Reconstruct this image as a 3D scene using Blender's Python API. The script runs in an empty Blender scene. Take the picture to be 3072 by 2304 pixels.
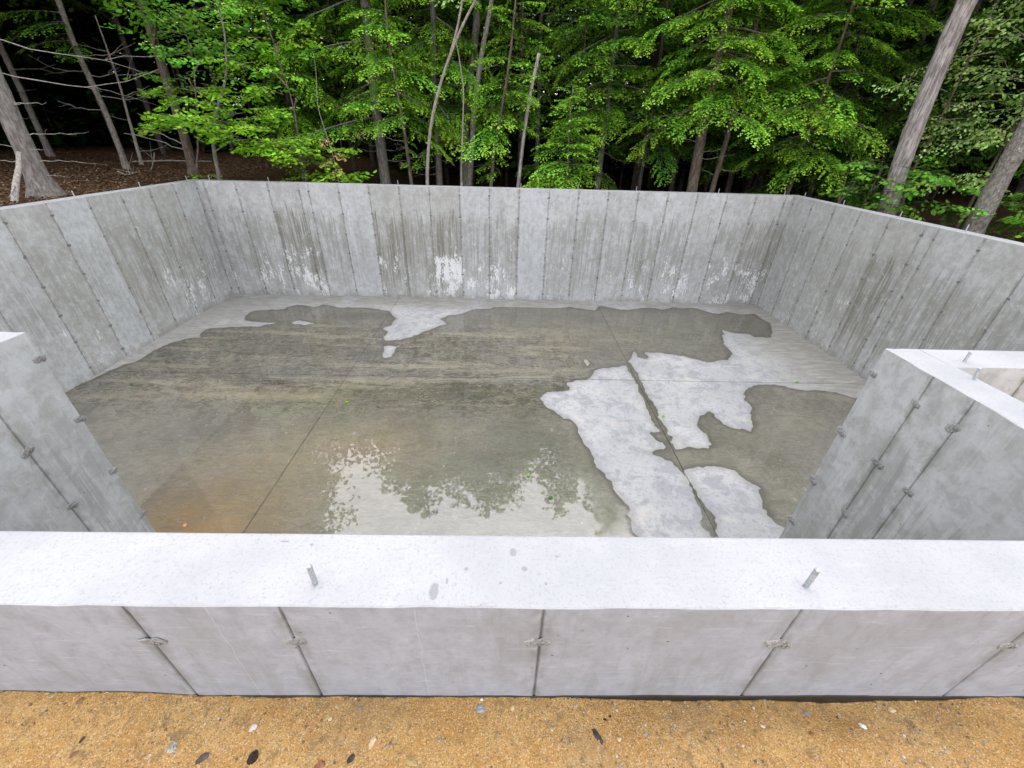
import bpy, math, random
import numpy as np
from mathutils import Vector, Matrix
R = math.radians
SC = bpy.context.scene
COL = SC.collection
rng = np.random.default_rng(7)
random.seed(7)

# ------------------------------------------------------------------ sizes (metres; z = 0 is the top of the foundation wall)
TH = 0.203                      # wall thickness
H = 2.332                       # wall top to slab
XL, XR = -6.205, 5.885          # inner faces of the side walls
YB = 9.105                      # inner face of the back wall
Y0 = 0.541                      # outer face of the bay wall (next to the camera)
XJL, XJR = -2.507, 2.074        # inner faces of the two bay returns
YJ = 1.979                      # inner face of the main front walls
GZ = -0.4537                    # sand level in front of the bay
PITCH, YAW, ROLL, FPX, CAMZ = 31.54, 1.318, 1.648, 1223.6, 0.948

# ------------------------------------------------------------------ object helpers
def tag(o, label=None, cat=None, group=None, kind=None):
    if label: o['label'] = label
    if cat: o['category'] = cat
    if group: o['group'] = group
    if kind: o['kind'] = kind
    return o

def empty(name, loc=(0, 0, 0), rz=0.0):
    o = bpy.data.objects.new(name, None)
    o.empty_display_size = 0.2
    o.location = loc
    o.rotation_euler = (0, 0, rz)
    COL.objects.link(o)
    return o

def link(name, me, parent=None):
    o = bpy.data.objects.new(name, me)
    COL.objects.link(o)
    if parent is not None: o.parent = parent
    return o

def make_mesh(name, verts, polys, mats, smooth=False, uv=None, vattr=None, fattr=None, mat_idx=None):
    """polys: list of arrays, each (n, k) of vertex indices"""
    verts = np.asarray(verts, dtype=np.float32)
    if isinstance(polys, np.ndarray): polys = [polys]
    polys = [np.asarray(p, dtype=np.int32) for p in polys if len(p)]
    me = bpy.data.meshes.new(name)
    me.vertices.add(len(verts))
    me.vertices.foreach_set('co', verts.ravel())
    loops = np.concatenate([p.ravel() for p in polys])
    tot = np.concatenate([np.full(len(p), p.shape[1], dtype=np.int32) for p in polys])
    start = np.concatenate([[0], np.cumsum(tot)[:-1]]).astype(np.int32)
    me.loops.add(len(loops)); me.loops.foreach_set('vertex_index', loops)
    me.polygons.add(len(tot)); me.polygons.foreach_set('loop_start', start); me.polygons.foreach_set('loop_total', tot)
    me.polygons.foreach_set('use_smooth', np.full(len(tot), bool(smooth)))
    for m in (mats if isinstance(mats, (list, tuple)) else [mats]): me.materials.append(m)
    if mat_idx is not None: me.polygons.foreach_set('material_index', np.asarray(mat_idx, dtype=np.int32))
    me.update(calc_edges=True)
    if uv is not None:
        l = me.uv_layers.new(name='wall')
        l.data.foreach_set('uv', np.asarray(uv, dtype=np.float32)[loops].ravel())
    for k, a in (vattr or {}).items():
        at = me.attributes.new(k, 'FLOAT', 'POINT'); at.data.foreach_set('value', np.asarray(a, dtype=np.float32))
    for k, a in (fattr or {}).items():
        at = me.attributes.new(k, 'FLOAT', 'FACE'); at.data.foreach_set('value', np.asarray(a, dtype=np.float32))
    me.validate(clean_customdata=False)
    return me

def tube(path, radii, sides=8, jitter=0.0, r=rng, cap=True):
    path = np.asarray(path, float); n = len(path)
    radii = np.broadcast_to(np.asarray(radii, float), (n,))
    t = np.gradient(path, axis=0); t /= np.linalg.norm(t, axis=1)[:, None] + 1e-9
    ref = np.array([1., 0, 0]) if abs(t[0, 0]) < .8 else np.array([0, 1., 0])
    a = np.cross(t, ref); a /= np.linalg.norm(a, axis=1)[:, None] + 1e-9
    b = np.cross(t, a)
    ang = np.linspace(0, 2 * np.pi, sides, endpoint=False)
    rr = radii[:, None] * (1 + jitter * r.normal(size=(n, sides)))
    v = path[:, None, :] + rr[..., None] * (np.cos(ang)[None, :, None] * a[:, None, :] + np.sin(ang)[None, :, None] * b[:, None, :])
    v = v.reshape(-1, 3)
    i = np.arange(n - 1)[:, None] * sides; j = np.arange(sides)[None, :]; j2 = (j + 1) % sides
    q = np.stack([i + j, i + j2, i + sides + j2, i + sides + j], -1).reshape(-1, 4)
    if cap:
        v = np.vstack([v, path[-1] + t[-1] * radii[-1] * .5]); c = len(v) - 1
        base = (n - 1) * sides
        tri = np.stack([base + np.arange(sides), base + (np.arange(sides) + 1) % sides, np.full(sides, c), np.full(sides, c)], -1)[:, :3]
        return v, [q, tri]
    return v, [q]

class Geo:
    """collects pieces of geometry that become ONE mesh"""
    def __init__(s): s.v = []; s.p = {}; s.n = 0
    def add(s, v, polys):
        for q in polys:
            if len(q): s.p.setdefault(q.shape[1], []).append(np.asarray(q) + s.n)
        s.v.append(np.asarray(v, float)); s.n += len(v)
    def mesh(s, name, mats, smooth=False, **k):
        return make_mesh(name, np.vstack(s.v), [np.vstack(x) for x in s.p.values()], mats, smooth, **k)

def smooth_path(pts, n):
    pts = np.asarray(pts, float)
    d = np.concatenate([[0], np.cumsum(np.linalg.norm(np.diff(pts, axis=0), axis=1))])
    s = np.linspace(0, d[-1], n)
    out = np.stack([np.interp(s, d, pts[:, k]) for k in range(3)], -1)
    for _ in range(max(1, n // 8)):
        out[1:-1] = .25 * out[:-2] + .5 * out[1:-1] + .25 * out[2:]
    return out

def vnoise(x, y, seed=0, octaves=4, scale=1.0):
    """value noise, numpy"""
    r = np.random.default_rng(seed); tot = 0; amp = 1; nrm = 0
    tab = r.random((256, 256))
    x = np.asarray(x, float) * scale; y = np.asarray(y, float) * scale
    for o in range(octaves):
        xi = np.floor(x).astype(int); yi = np.floor(y).astype(int); fx = x - xi; fy = y - yi
        fx = fx * fx * (3 - 2 * fx); fy = fy * fy * (3 - 2 * fy)
        g = lambda a, b: tab[(a + 37 * o) % 256, (b + 91 * o) % 256]
        tot = tot + amp * ((g(xi, yi) * (1 - fx) + g(xi + 1, yi) * fx) * (1 - fy) + (g(xi, yi + 1) * (1 - fx) + g(xi + 1, yi + 1) * fx) * fy)
        nrm += amp; amp *= .5; x = x * 2.03; y = y * 2.03
    return tot / nrm * 2 - 1

def blob(r, squash=(1, 1, 1), rough=.25, sub=1):
    """irregular lump from an icosphere"""
    t = (1 + 5 ** .5) / 2
    v = np.array([(-1, t, 0), (1, t, 0), (-1, -t, 0), (1, -t, 0), (0, -1, t), (0, 1, t), (0, -1, -t), (0, 1, -t), (t, 0, -1), (t, 0, 1), (-t, 0, -1), (-t, 0, 1)], float)
    f = [(0, 11, 5), (0, 5, 1), (0, 1, 7), (0, 7, 10), (0, 10, 11), (1, 5, 9), (5, 11, 4), (11, 10, 2), (10, 7, 6), (7, 1, 8), (3, 9, 4), (3, 4, 2), (3, 2, 6), (3, 6, 8), (3, 8, 9), (4, 9, 5), (2, 4, 11), (6, 2, 10), (8, 6, 7), (9, 8, 1)]
    v /= np.linalg.norm(v[0])
    for _ in range(sub):
        vl = list(map(tuple, v)); c = {}; nf = []
        def mid(a, b):
            k = (min(a, b), max(a, b))
            if k not in c:
                m = (np.array(vl[a]) + np.array(vl[b])) / 2; m /= np.linalg.norm(m); c[k] = len(vl); vl.append(tuple(m))
            return c[k]
        for a, b, d in f:
            ab, bd, da = mid(a, b), mid(b, d), mid(d, a)
            nf += [(a, ab, da), (b, bd, ab), (d, da, bd), (ab, bd, da)]
        f = nf; v = np.array(vl)
    # smooth random lobes plus a little facet noise
    k = rng.normal(size=(5, 3)) * 1.6; ph = rng.random(5) * 6.28
    lob = np.sin(v @ k.T + ph).mean(1)
    v = v * (1 + rough * (1.6 * lob + .35 * rng.normal(size=len(v))))[:, None]
    return v * np.array(squash) * r, np.array(f)

# ------------------------------------------------------------------ node helpers
class NT:
    def __init__(s, name):
        s.m = bpy.data.materials.new(name); s.m.use_nodes = True
        s.t = s.m.node_tree; s.t.nodes.clear()
        s.out = s.n('ShaderNodeOutputMaterial')
    def n(s, ty, **k):
        nd = s.t.nodes.new(ty)
        for a, b in k.items(): setattr(nd, a, b)
        return nd
    def put(s, sock, val):
        if val is None: return
        if hasattr(val, 'is_linked') or isinstance(val, bpy.types.NodeSocket): s.t.links.new(val, sock)
        else:
            try: sock.default_value = val
            except Exception: sock.default_value = (*val, 1) if len(val) == 3 else val
    def math(s, op, a, b=None, c=None, clamp=False):
        nd = s.n('ShaderNodeMath', operation=op, use_clamp=clamp)
        s.put(nd.inputs[0], a); s.put(nd.inputs[1], b); s.put(nd.inputs[2], c)
        return nd.outputs[0]
    def step(s, a, lo, hi):
        nd = s.n('ShaderNodeMapRange', interpolation_type='SMOOTHSTEP')
        s.put(nd.inputs[0], a); s.put(nd.inputs[1], lo); s.put(nd.inputs[2], hi)
        return nd.outputs[0]
    def lin(s, a, lo, hi, tl, th):
        nd = s.n('ShaderNodeMapRange'); 
        for i, x in enumerate((a, lo, hi, tl, th)): s.put(nd.inputs[i], x)
        return nd.outputs[0]
    def mix(s, f, a, b, blend='MIX'):
        nd = s.n('ShaderNodeMix', data_type='RGBA', blend_type=blend)
        s.put(nd.inputs[0], f); s.put(nd.inputs[6], a); s.put(nd.inputs[7], b)
        return nd.outputs[2]
    def noise(s, vec, scale, detail=4, rough=.55, dist=0.0, col=False):
        nd = s.n('ShaderNodeTexNoise'); s.put(nd.inputs['Vector'], vec)
        nd.inputs['Scale'].default_value = scale; nd.inputs['Detail'].default_value = detail
        nd.inputs['Roughness'].default_value = rough; nd.inputs['Distortion'].default_value = dist
        return nd.outputs['Color' if col else 'Fac']
    def voro(s, vec, scale, feature='F1', out='Distance', rand=1.0):
        nd = s.n('ShaderNodeTexVoronoi', feature=feature); s.put(nd.inputs['Vector'], vec)
        nd.inputs['Scale'].default_value = scale; nd.inputs['Randomness'].default_value = rand
        return nd.outputs[out]
    def mapv(s, vec, scale=(1, 1, 1), loc=(0, 0, 0), rot=(0, 0, 0)):
        nd = s.n('ShaderNodeMapping'); s.put(nd.inputs[0], vec)
        nd.inputs['Scale'].default_value = scale; nd.inputs['Location'].default_value = loc; nd.inputs['Rotation'].default_value = rot
        return nd.outputs[0]
    def attr(s, name, out='Fac'):
        return s.n('ShaderNodeAttribute', attribute_name=name).outputs[out]
    def gain(s, c, g): return s.mix(1.0, c, (*g, 1) if isinstance(g, tuple) else (g, g, g, 1), 'MULTIPLY')
    def obj(s): return s.n('ShaderNodeTexCoord').outputs['Object']
    def geo(s, o='Position'): return s.n('ShaderNodeNewGeometry').outputs[o]
    def sep(s, v):
        nd = s.n('ShaderNodeSeparateXYZ'); s.put(nd.inputs[0], v); return nd.outputs
    def comb(s, x, y, z=0.0):
        nd = s.n('ShaderNodeCombineXYZ'); s.put(nd.inputs[0], x); s.put(nd.inputs[1], y); s.put(nd.inputs[2], z); return nd.outputs[0]
    def bump(s, h, strength=.3, dist=.01, normal=None):
        nd = s.n('ShaderNodeBump'); s.put(nd.inputs['Height'], h)
        nd.inputs['Strength'].default_value = strength; nd.inputs['Distance'].default_value = dist
        if normal is not None: s.put(nd.inputs['Normal'], normal)
        return nd.outputs[0]
    def pbsdf(s, col, rough=.8, normal=None, spec=.3, metal=0.0):
        nd = s.n('ShaderNodeBsdfPrincipled')
        s.put(nd.inputs['Base Color'], col); s.put(nd.inputs['Roughness'], rough)
        nd.inputs['Specular IOR Level'].default_value = spec; nd.inputs['Metallic'].default_value = metal
        if normal is not None: s.put(nd.inputs['Normal'], normal)
        return nd.outputs[0]
    def done(s, sh): s.put(s.out.inputs[0], sh); return s.m

# ------------------------------------------------------------------ materials
def mat_concrete_face():
    t = NT('cast_concrete')
    uv = t.n('ShaderNodeUVMap', uv_map='wall').outputs[0]
    x, z, _ = t.sep(uv)
    tone, dark, white, joint = t.attr('tone'), t.attr('dark'), t.attr('white'), t.attr('joint')
    big = t.noise(t.mapv(uv, (1.0, .8, 1)), 1.1, 5, .6)
    mid = t.noise(t.mapv(uv, (1, .55, 1)), 5.0, 6, .62)
    fine = t.noise(uv, 60, 4, .6)
    base = t.mix(t.step(big, .3, .7), (.42, .427, .43, 1), (.53, .538, .55, 1))
    base = t.mix(t.math('MULTIPLY', t.step(mid, .42, .62), .55), base, (.33, .325, .295, 1))
    base = t.mix(t.math('MULTIPLY', t.step(tone, .3, 1.0), .5), base, (.57, .595, .635, 1))
    base = t.mix(t.math('MULTIPLY', t.step(tone, .45, .0), .4), base, (.345, .335, .295, 1))
    # faint horizontal ripple of the form boards
    rip = t.noise(t.mapv(uv, (1.2, 26, 1)), 1.0, 3, .5)
    base = t.mix(t.math('MULTIPLY', t.step(rip, .35, .75), .18), base, (.52, .52, .53, 1))
    # vertical runs
    s1 = t.noise(t.mapv(uv, (20, .55, 1)), 1.0, 6, .65, .25)
    s0 = t.noise(t.mapv(uv, (7, .45, 1), (9, 2, 0)), 1.0, 6, .68, .35)
    s2 = t.noise(t.mapv(uv, (46, 1.3, 1), (3, 1, 0)), 1.0, 5, .6, .2)
    area = t.noise(t.mapv(uv, (1.3, .55, 1), (7, 3, 0)), 1.6, 4, .6)
    st = t.math('ADD', -.10, t.math('MULTIPLY', t.math('SUBTRACT', t.noise(t.mapv(uv, (5, .01, 1), (3, 7, 0)), 1.0, 4, .7), .30), -2.2))
    dz = t.math('SUBTRACT', st, z)                       # how far below the place where the run begins
    en = t.lin(t.noise(t.mapv(uv, (9, .01, 1), (13, 7, 0)), 1.0, 4, .7), .3, .7, .5, 2.2)
    vm = t.math('MULTIPLY', t.step(dz, .0, .14), t.step(t.math('SUBTRACT', dz, en), .35, -.25))
    run = t.math('ADD', t.math('MULTIPLY', t.step(s1, .47, .60), .7), t.math('MULTIPLY', t.step(s2, .50, .62), .6), clamp=True)
    run = t.math('ADD', run, t.math('MULTIPLY', t.step(s0, .50, .60), .6), clamp=True)
    amt = t.math('MULTIPLY', t.math('MULTIPLY', run, vm), t.math('ADD', t.math('MULTIPLY', dark, 1.0), t.math('MULTIPLY', t.step(area, .5, .72), .45)), clamp=True)
    base = t.mix(t.math('MULTIPLY', amt, .90), base, (.150, .143, .112, 1))
    # a broad wet-brown stain under the runs
    br = t.math('MULTIPLY', t.math('MULTIPLY', dark, t.step(mid, .35, .6)), t.math('MULTIPLY', t.step(z, -.35, -.8), t.step(z, -2.2, -1.5)))
    base = t.mix(t.math('MULTIPLY', br, .42), base, (.205, .195, .155, 1))
    # light fine runs
    s3 = t.noise(t.mapv(uv, (34, .8, 1), (11, 5, 0)), 1.0, 5, .6, .2)
    inner = t.math('LESS_THAN', t.attr('bay'), .5)
    base = t.mix(t.math('MULTIPLY', t.math('MULTIPLY', t.math('MULTIPLY', t.step(s3, .52, .66), .5), t.step(area, .44, .60)), inner), base, (.60, .605, .62, 1))
    cl = t.noise(t.mapv(uv, (1, .8, 1), (2, 9, 0)), 13, 7, .72, .4)
    base = t.mix(t.math('MULTIPLY', t.step(cl, .47, .60), .42), base, (.31, .305, .29, 1))
    base = t.mix(t.math('MULTIPLY', t.step(cl, .46, .36), .42), base, (.58, .58, .60, 1))
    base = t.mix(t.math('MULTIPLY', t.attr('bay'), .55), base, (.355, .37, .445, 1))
    mot = t.noise(uv, 24, 6, .7, .3)
    base = t.mix(t.math('MULTIPLY', t.math('MULTIPLY', t.step(mot, .50, .64), t.attr('bay')), .32), base, (.29, .285, .28, 1))
    base = t.mix(t.math('MULTIPLY', t.math('MULTIPLY', t.step(mot, .44, .34), t.attr('bay')), .30), base, (.52, .52, .56, 1))
    cb = t.noise(uv, 3.2, 6, .66, .3); vs = t.noise(t.mapv(uv, (16, 2.2, 1), (4, 4, 0)), 1.4, 5, .65, .3)
    base = t.mix(t.math('MULTIPLY', t.math('MULTIPLY', t.step(cb, .46, .62), t.attr('bay')), .42), base, (.30, .30, .295, 1))
    base = t.mix(t.math('MULTIPLY', t.math('MULTIPLY', t.step(vs, .52, .64), t.attr('bay')), .28), base, (.27, .27, .26, 1))
    hz = t.noise(t.mapv(uv, (2.0, 24, 1)), 3.0, 6, .7, .3)
    base = t.mix(t.math('MULTIPLY', t.math('MULTIPLY', t.step(hz, .58, .66), t.attr('bay')), .35), base, (.60, .60, .63, 1))
    # hairline cracks, filled white
    wig = t.math('MULTIPLY', t.math('SUBTRACT', t.noise(t.comb(z, z), 14, 5, .6), .5), .025)
    for cu in (-.686, -.203):
        dc = t.math('ABSOLUTE', t.math('SUBTRACT', t.math('SUBTRACT', x, cu), wig))
        base = t.mix(t.math('MULTIPLY', t.math('MULTIPLY', t.step(dc, .0022, .0006), t.math('MULTIPLY', t.attr('bay'), mot)), .55), base, (.66, .66, .68, 1))
    # efflorescence
    e1 = t.math('ADD', t.math('MULTIPLY', t.noise(t.mapv(uv, (5, 1.6, 1), (2, 8, 0)), 1.5, 6, .6, .3), .45), t.math('MULTIPLY', t.noise(t.mapv(uv, (22, 9, 1), (1, 3, 0)), 1.6, 8, .72, .5), .55))
    em = t.math('MULTIPLY', white, t.math('MULTIPLY', t.step(z, -.65, -1.75), t.step(t.noise(t.mapv(uv, (1, .6, 1), (4, 4, 0)), 2.2, 3, .5), .34, .58)))
    eth = t.math('SUBTRACT', .65, t.math('MULTIPLY', em, .17))
    ef = t.step(e1, eth, t.math('ADD', eth, .03))
    base = t.mix(t.math('MULTIPLY', ef, .85), base, (.80, .80, .82, 1))
    # bug holes and grit
    v = t.voro(uv, 21); pit = t.math('MULTIPLY', t.step(v, .085, .05), t.step(t.noise(uv, 9, 2), .50, .58))
    base = t.mix(t.math('MULTIPLY', pit, .8), base, (.10, .10, .09, 1))
    base = t.mix(t.math('MULTIPLY', t.step(fine, .5, .75), .22), base, (.25, .25, .24, 1))
    # the seams between form panels
    jn = t.noise(t.mapv(uv, (8, 5, 1)), 2.5, 5, .6)
    seam = t.math('MULTIPLY', t.step(joint, .05, .40), t.step(jn, .40, .62))
    base = t.mix(t.math('MULTIPLY', seam, .48), base, (.20, .19, .16, 1))
    cut = t.math('MULTIPLY', t.step(joint, .45, .95), t.lin(jn, .25, .6, .55, 1.0), clamp=True)
    base = t.mix(t.math('MULTIPLY', cut, t.lin(t.attr('bay'), 0, 1, .66, .85)), base, (.11, .108, .10, 1))
    # the wall darkens in patches towards its foot
    foot = t.math('MULTIPLY', t.step(z, -2.18, -2.33), t.step(mid, .36, .58))
    base = t.mix(t.math('MULTIPLY', foot, .4), base, (.22, .215, .19, 1))
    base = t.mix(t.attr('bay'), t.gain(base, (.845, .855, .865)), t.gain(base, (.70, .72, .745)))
    hgt = t.math('ADD', t.math('MULTIPLY', mid, .5), t.math('ADD', t.math('MULTIPLY', fine, .2), t.math('SUBTRACT', t.math('MULTIPLY', ef, .12), t.math('MULTIPLY', pit, .6))))
    return t.done(t.pbsdf(base, t.lin(amt, 0, 1, .86, .6), t.bump(hgt, .35, .01), .25))

def mat_concrete_top():
    t = NT('trowelled_concrete_top')
    uv = t.n('ShaderNodeUVMap', uv_map='wall').outputs[0]
    n1 = t.noise(uv, 2.2, 5, .6); n2 = t.noise(uv, 75, 6, .7); n3 = t.noise(t.mapv(uv, (1, 3, 1)), 9, 5, .6)
    base = t.mix(t.step(n1, .35, .65), (.44, .445, .46, 1), (.515, .515, .53, 1))
    base = t.mix(t.math('MULTIPLY', t.step(n2, .52, .68), .7), base, (.38, .385, .40, 1))
    n4 = t.noise(uv, 120, 4, .7); base = t.mix(t.math('MULTIPLY', t.step(n4, .54, .68), .55), base, (.31, .315, .33, 1))
    base = t.mix(t.math('MULTIPLY', t.step(n3, .55, .75), .22), base, (.62, .61, .60, 1))
    # coarse sand grains and pinholes left by the float
    v = t.voro(uv, 85); keep = t.step(t.noise(t.mapv(uv, (1, 1, 1), (5, 2, 0)), 8, 3), .5, .62)
    pin = t.math('MULTIPLY', t.step(v, .20, .12), keep)
    base = t.mix(t.math('MULTIPLY', pin, .6), base, (.30, .30, .31, 1))
    v2 = t.voro(t.mapv(uv, (1, 1, 1), (3.3, .7, 0)), 13); keep2 = t.step(t.noise(uv, 3.1, 2), .60, .66)
    drop = t.math('MULTIPLY', t.step(t.math('ADD', v2, t.math('MULTIPLY', t.math('SUBTRACT', n2, .5), .12)), .075, .055), keep2)
    base = t.mix(t.math('MULTIPLY', drop, .75), base, (.27, .27, .28, 1))
    # a few big water drops and one scuffed patch (u, n) on the bay wall
    def spot(u, n, ru, rn, ang=0.0):
        a = t.mapv(uv, (1, 1, 1), (-u, -n, 0)); 
        a = t.mapv(a, (1 / ru, 1 / rn, 1), rot=(0, 0, ang))
        ln = t.n('ShaderNodeVectorMath', operation='LENGTH'); t.put(ln.inputs[0], a)
        return t.step(t.math('ADD', ln.outputs['Value'], t.math('MULTIPLY', t.math('SUBTRACT', n2, .5), 1.6)), 1.05, .9)
    sp = None
    for u, n, ru, rn, ang in ((-.162, .040, .011, .024, -.35), (.032, .149, .009, .013, 0), (.060, .101, .008, .007, 0), (-.088, .099, .006, .005, 0), (.148, .137, .006, .004, 0), (-.133, .066, .003, .008, .2), (-.582, .176, .013, .003, .5), (-.506, .167, .005, .004, 0), (.112, .06, .004, .004, 0), (.0, .062, .004, .003, 0)):
        q = spot(u, n, ru, rn, ang); sp = q if sp is None else t.math('MAXIMUM', sp, q)
    sp = t.math('MULTIPLY', sp, t.math('LESS_THAN', t.attr('bay'), 2.0))
    sp = t.math('MULTIPLY', sp, t.math('GREATER_THAN', t.attr('bay'), .5))
    base = t.mix(t.math('MULTIPLY', sp, .72), base, (.28, .28, .29, 1))
    base = t.gain(base, (.585, .59, .60))
    h = t.math('ADD', t.math('MULTIPLY', n2, .6), t.math('MULTIPLY', n1, .8))
    return t.done(t.pbsdf(base, .9, t.bump(h, .55, .008), .2))

def mat_tie(name='broken_mortar', g=.70):
    t = NT(name)
    p = t.obj()
    n = t.noise(p, 90, 5, .7); n2 = t.noise(p, 30, 3, .6)
    base = t.mix(t.step(n, .4, .62), (.27, .268, .265, 1), (.47, .468, .47, 1))
    base = t.mix(t.math('MULTIPLY', t.step(n2, .58, .66), .7), base, (.10, .095, .085, 1))
    return t.done(t.pbsdf(t.gain(base, g), .9, t.bump(n, .6, .01), .2))

def mat_galv():
    t = NT('galvanised_steel')
    p = t.obj(); n = t.noise(p, 130, 4, .6); x, y, z = t.sep(p)
    th = t.math('SINE', t.math('MULTIPLY', z, 2 * math.pi / .0026))
    base = t.mix(t.step(n, .35, .65), (.36, .39, .43, 1), (.56, .60, .65, 1))
    return t.done(t.pbsdf(t.gain(base, .85), .5, t.bump(th, .25, .001), .4, .55))

def mat_tar():
    t = NT('black_damp_proofing')
    p = t.geo(); n = t.noise(p, 22, 4, .6)
    return t.done(t.pbsdf(t.mix(n, (.006, .006, .006, 1), (.022, .020, .018, 1)), .55, t.bump(n, .5, .01), .4))

def mat_floor():
    t = NT('floor_concrete')
    p = t.geo(); x, y, z = t.sep(p)
    sd, joint = t.attr('wet'), t.attr('joint')
    n1 = t.noise(p, .9, 5, .6); n2 = t.noise(p, 5, 7, .66, .6); n3 = t.noise(p, 26, 6, .7, .8)
    dry = t.mix(t.step(n1, .3, .7), (.41, .42, .435, 1), (.53, .53, .535, 1))
    dry = t.mix(t.math('MULTIPLY', t.step(n2, .47, .60), .72), dry, (.31, .315, .345, 1))
    dry = t.mix(t.math('MULTIPLY', t.step(n3, .50, .62), .55), dry, (.25, .255, .27, 1))
    dry = t.mix(t.math('MULTIPLY', t.step(t.noise(p, 2.6, 4, .6), .55, .7), .4), dry, (.62, .585, .54, 1))
    # still damp margins along the walls
    dampm = t.math('MAXIMUM', t.step(x, 4.1, 5.3), t.math('MULTIPLY', t.step(x, -3.6, -5.4), .75))
    dampm = t.math('MAXIMUM', dampm, t.math('MULTIPLY', t.step(y, 8.2, 8.7), t.lin(t.noise(t.mapv(p, (1, .2, 1)), 1.1, 3), .38, .50, .35, 1.0)))
    damp = t.math('MULTIPLY', dampm, t.step(t.noise(t.mapv(p, (1.2, 1, 1)), 1.7, 5, .6), .24, .46))
    strk = t.noise(t.mapv(p, (1.5, 6, 1), rot=(0, 0, .5)), 2.2, 6, .65, .4)
    dry = t.mix(t.math('MULTIPLY', damp, .88), dry, t.mix(t.step(strk, .4, .68), (.29, .28, .25, 1), (.43, .42, .39, 1)))
    rim = t.math('MULTIPLY', t.step(t.math('ADD', sd, t.math('MULTIPLY', t.math('SUBTRACT', n2, .5), .16)), .10, .0), .55)
    dry = t.mix(rim, dry, (.30, .295, .28, 1))
    # silt that settled where the water stands: marbled bands lying across the slab
    wv = t.noise(t.mapv(p, (.55, 2.3, 1)), 1.2, 5, .6, 1.0)
    marb = t.noise(t.comb(t.math('MULTIPLY', x, 2.6), t.math('ADD', t.math('MULTIPLY', y, 7.0), t.math('MULTIPLY', wv, 5.0))), 1.7, 7, .7, 1.4)
    wet = t.mix(t.step(n1, .3, .7), (.33, .327, .312, 1), (.43, .422, .395, 1))
    bands = t.math('MULTIPLY', t.step(y, 4.2, 5.0), t.step(y, 7.9, 7.0))
    bands = t.math('MULTIPLY', bands, t.math('ADD', .25, t.math('MULTIPLY', t.step(x, 1.9, .9), .75)))
    wet = t.mix(t.math('MULTIPLY', t.math('MULTIPLY', t.step(marb, .46, .56), t.math('ADD', .35, t.math('MULTIPLY', bands, .9))), .82), wet, (.165, .16, .142, 1))
    tan = t.math('MULTIPLY', t.step(t.noise(t.mapv(p, (.35, 3.2, 1), (1, 2.2, 0)), 1.3, 4, .55, .5), .50, .64), bands)
    wet = t.mix(t.math('MULTIPLY', t.math('MULTIPLY', tan, t.lin(marb, .35, .6, 1.0, .5)), .82), wet, (.66, .61, .50, 1))
    def gauss(cx, cy, rx, ry, nz=.5):
        a = t.math('POWER', t.math('DIVIDE', t.math('SUBTRACT', x, cx), rx), 2); b = t.math('POWER', t.math('DIVIDE', t.math('SUBTRACT', y, cy), ry), 2)
        g = t.math('EXPONENT', t.math('MULTIPLY', t.math('ADD', a, b), -1.0))
        return t.math('MULTIPLY', g, t.lin(n2, .3, .65, 1 - nz, 1.0), clamp=True)
    for cx, cy, rx, ry, f, c in ((-3.6, 4.92, 1.5, .13, .8, (.72, .64, .49)), (.3, 5.75, .95, .09, .6, (.66, .60, .47)), (.3, 7.2, 1.2, .07, .55, (.60, .565, .47)),
                                 (-2.9, 2.6, .75, .5, .8, (.56, .37, .17)), (-1.6, 3.9, .8, .5, .4, (.58, .45, .27)), (-2.6, 3.4, 1.0, .7, .4, (.55, .44, .28)), (1.0, 6.9, .6, .35, .25, (.55, .42, .33)),
                                 (-.6, 5.1, 1.3, .35, .75, (.16, .16, .145)), (-3.6, 6.35, 1.6, .28, .6, (.18, .18, .165)), (-3.0, 7.95, .6, .25, .7, (.15, .15, .13)), (-3.6, 5.6, 1.8, .2, .55, (.24, .245, .24))):
        wet = t.mix(t.math('MULTIPLY', gauss(cx, cy, rx, ry), f), wet, (*c, 1))
    wq = t.noise(t.mapv(p, (1.0, 1.5, 1)), 2.6, 3, .55, .6, col=True); va = t.n('ShaderNodeVectorMath', operation='MULTIPLY_ADD'); t.put(va.inputs[0], wq); va.inputs[1].default_value = (.55, .30, 0); t.put(va.inputs[2], p)
    cn = t.noise(t.mapv(va.outputs[0], (.8, 2.4, 1)), 2.1, 3, .55, .4)
    curl = t.math('SINE', t.math('MULTIPLY', cn, 95.0))
    cm = t.math('MULTIPLY', t.math('ADD', .18, t.math('MULTIPLY', bands, .9)), t.step(t.noise(p, 2.3, 4, .6), .40, .56))
    wet = t.mix(t.math('MULTIPLY', t.math('MULTIPLY', t.step(curl, .35, .9), cm), .50), wet, (.60, .56, .46, 1))
    wet = t.mix(t.math('MULTIPLY', t.math('MULTIPLY', t.step(curl, -.3, -.9), cm), .50), wet, (.17, .165, .15, 1))
    # brushed arcs and grit under the water
    arc = t.noise(t.mapv(p, (3.0, 11, 1), rot=(0, 0, -.7)), 1.8, 7, .72, 2.2)
    wet = t.mix(t.math('MULTIPLY', t.step(arc, .44, .36), .4), wet, (.21, .205, .19, 1))
    wet = t.mix(t.math('MULTIPLY', t.step(arc, .54, .62), .45), wet, (.58, .53, .42, 1))
    wet = t.mix(t.math('MULTIPLY', t.step(n3, .56, .72), .35), wet, (.24, .23, .20, 1))
    v = t.voro(p, 9); fl = t.math('MULTIPLY', t.step(t.math('ADD', v, t.math('MULTIPLY', t.math('SUBTRACT', n3, .5), .25)), .11, .07), t.step(t.noise(p, 1.3, 2), .5, .6))
    wet = t.mix(t.math('MULTIPLY', fl, .75), wet, (.86, .82, .74, 1))
    base = t.mix(t.step(sd, .03, -.09), t.gain(dry, .60), t.gain(wet, (.735, .735, .70)))
    jn = t.noise(p, 14, 4, .6)
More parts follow.
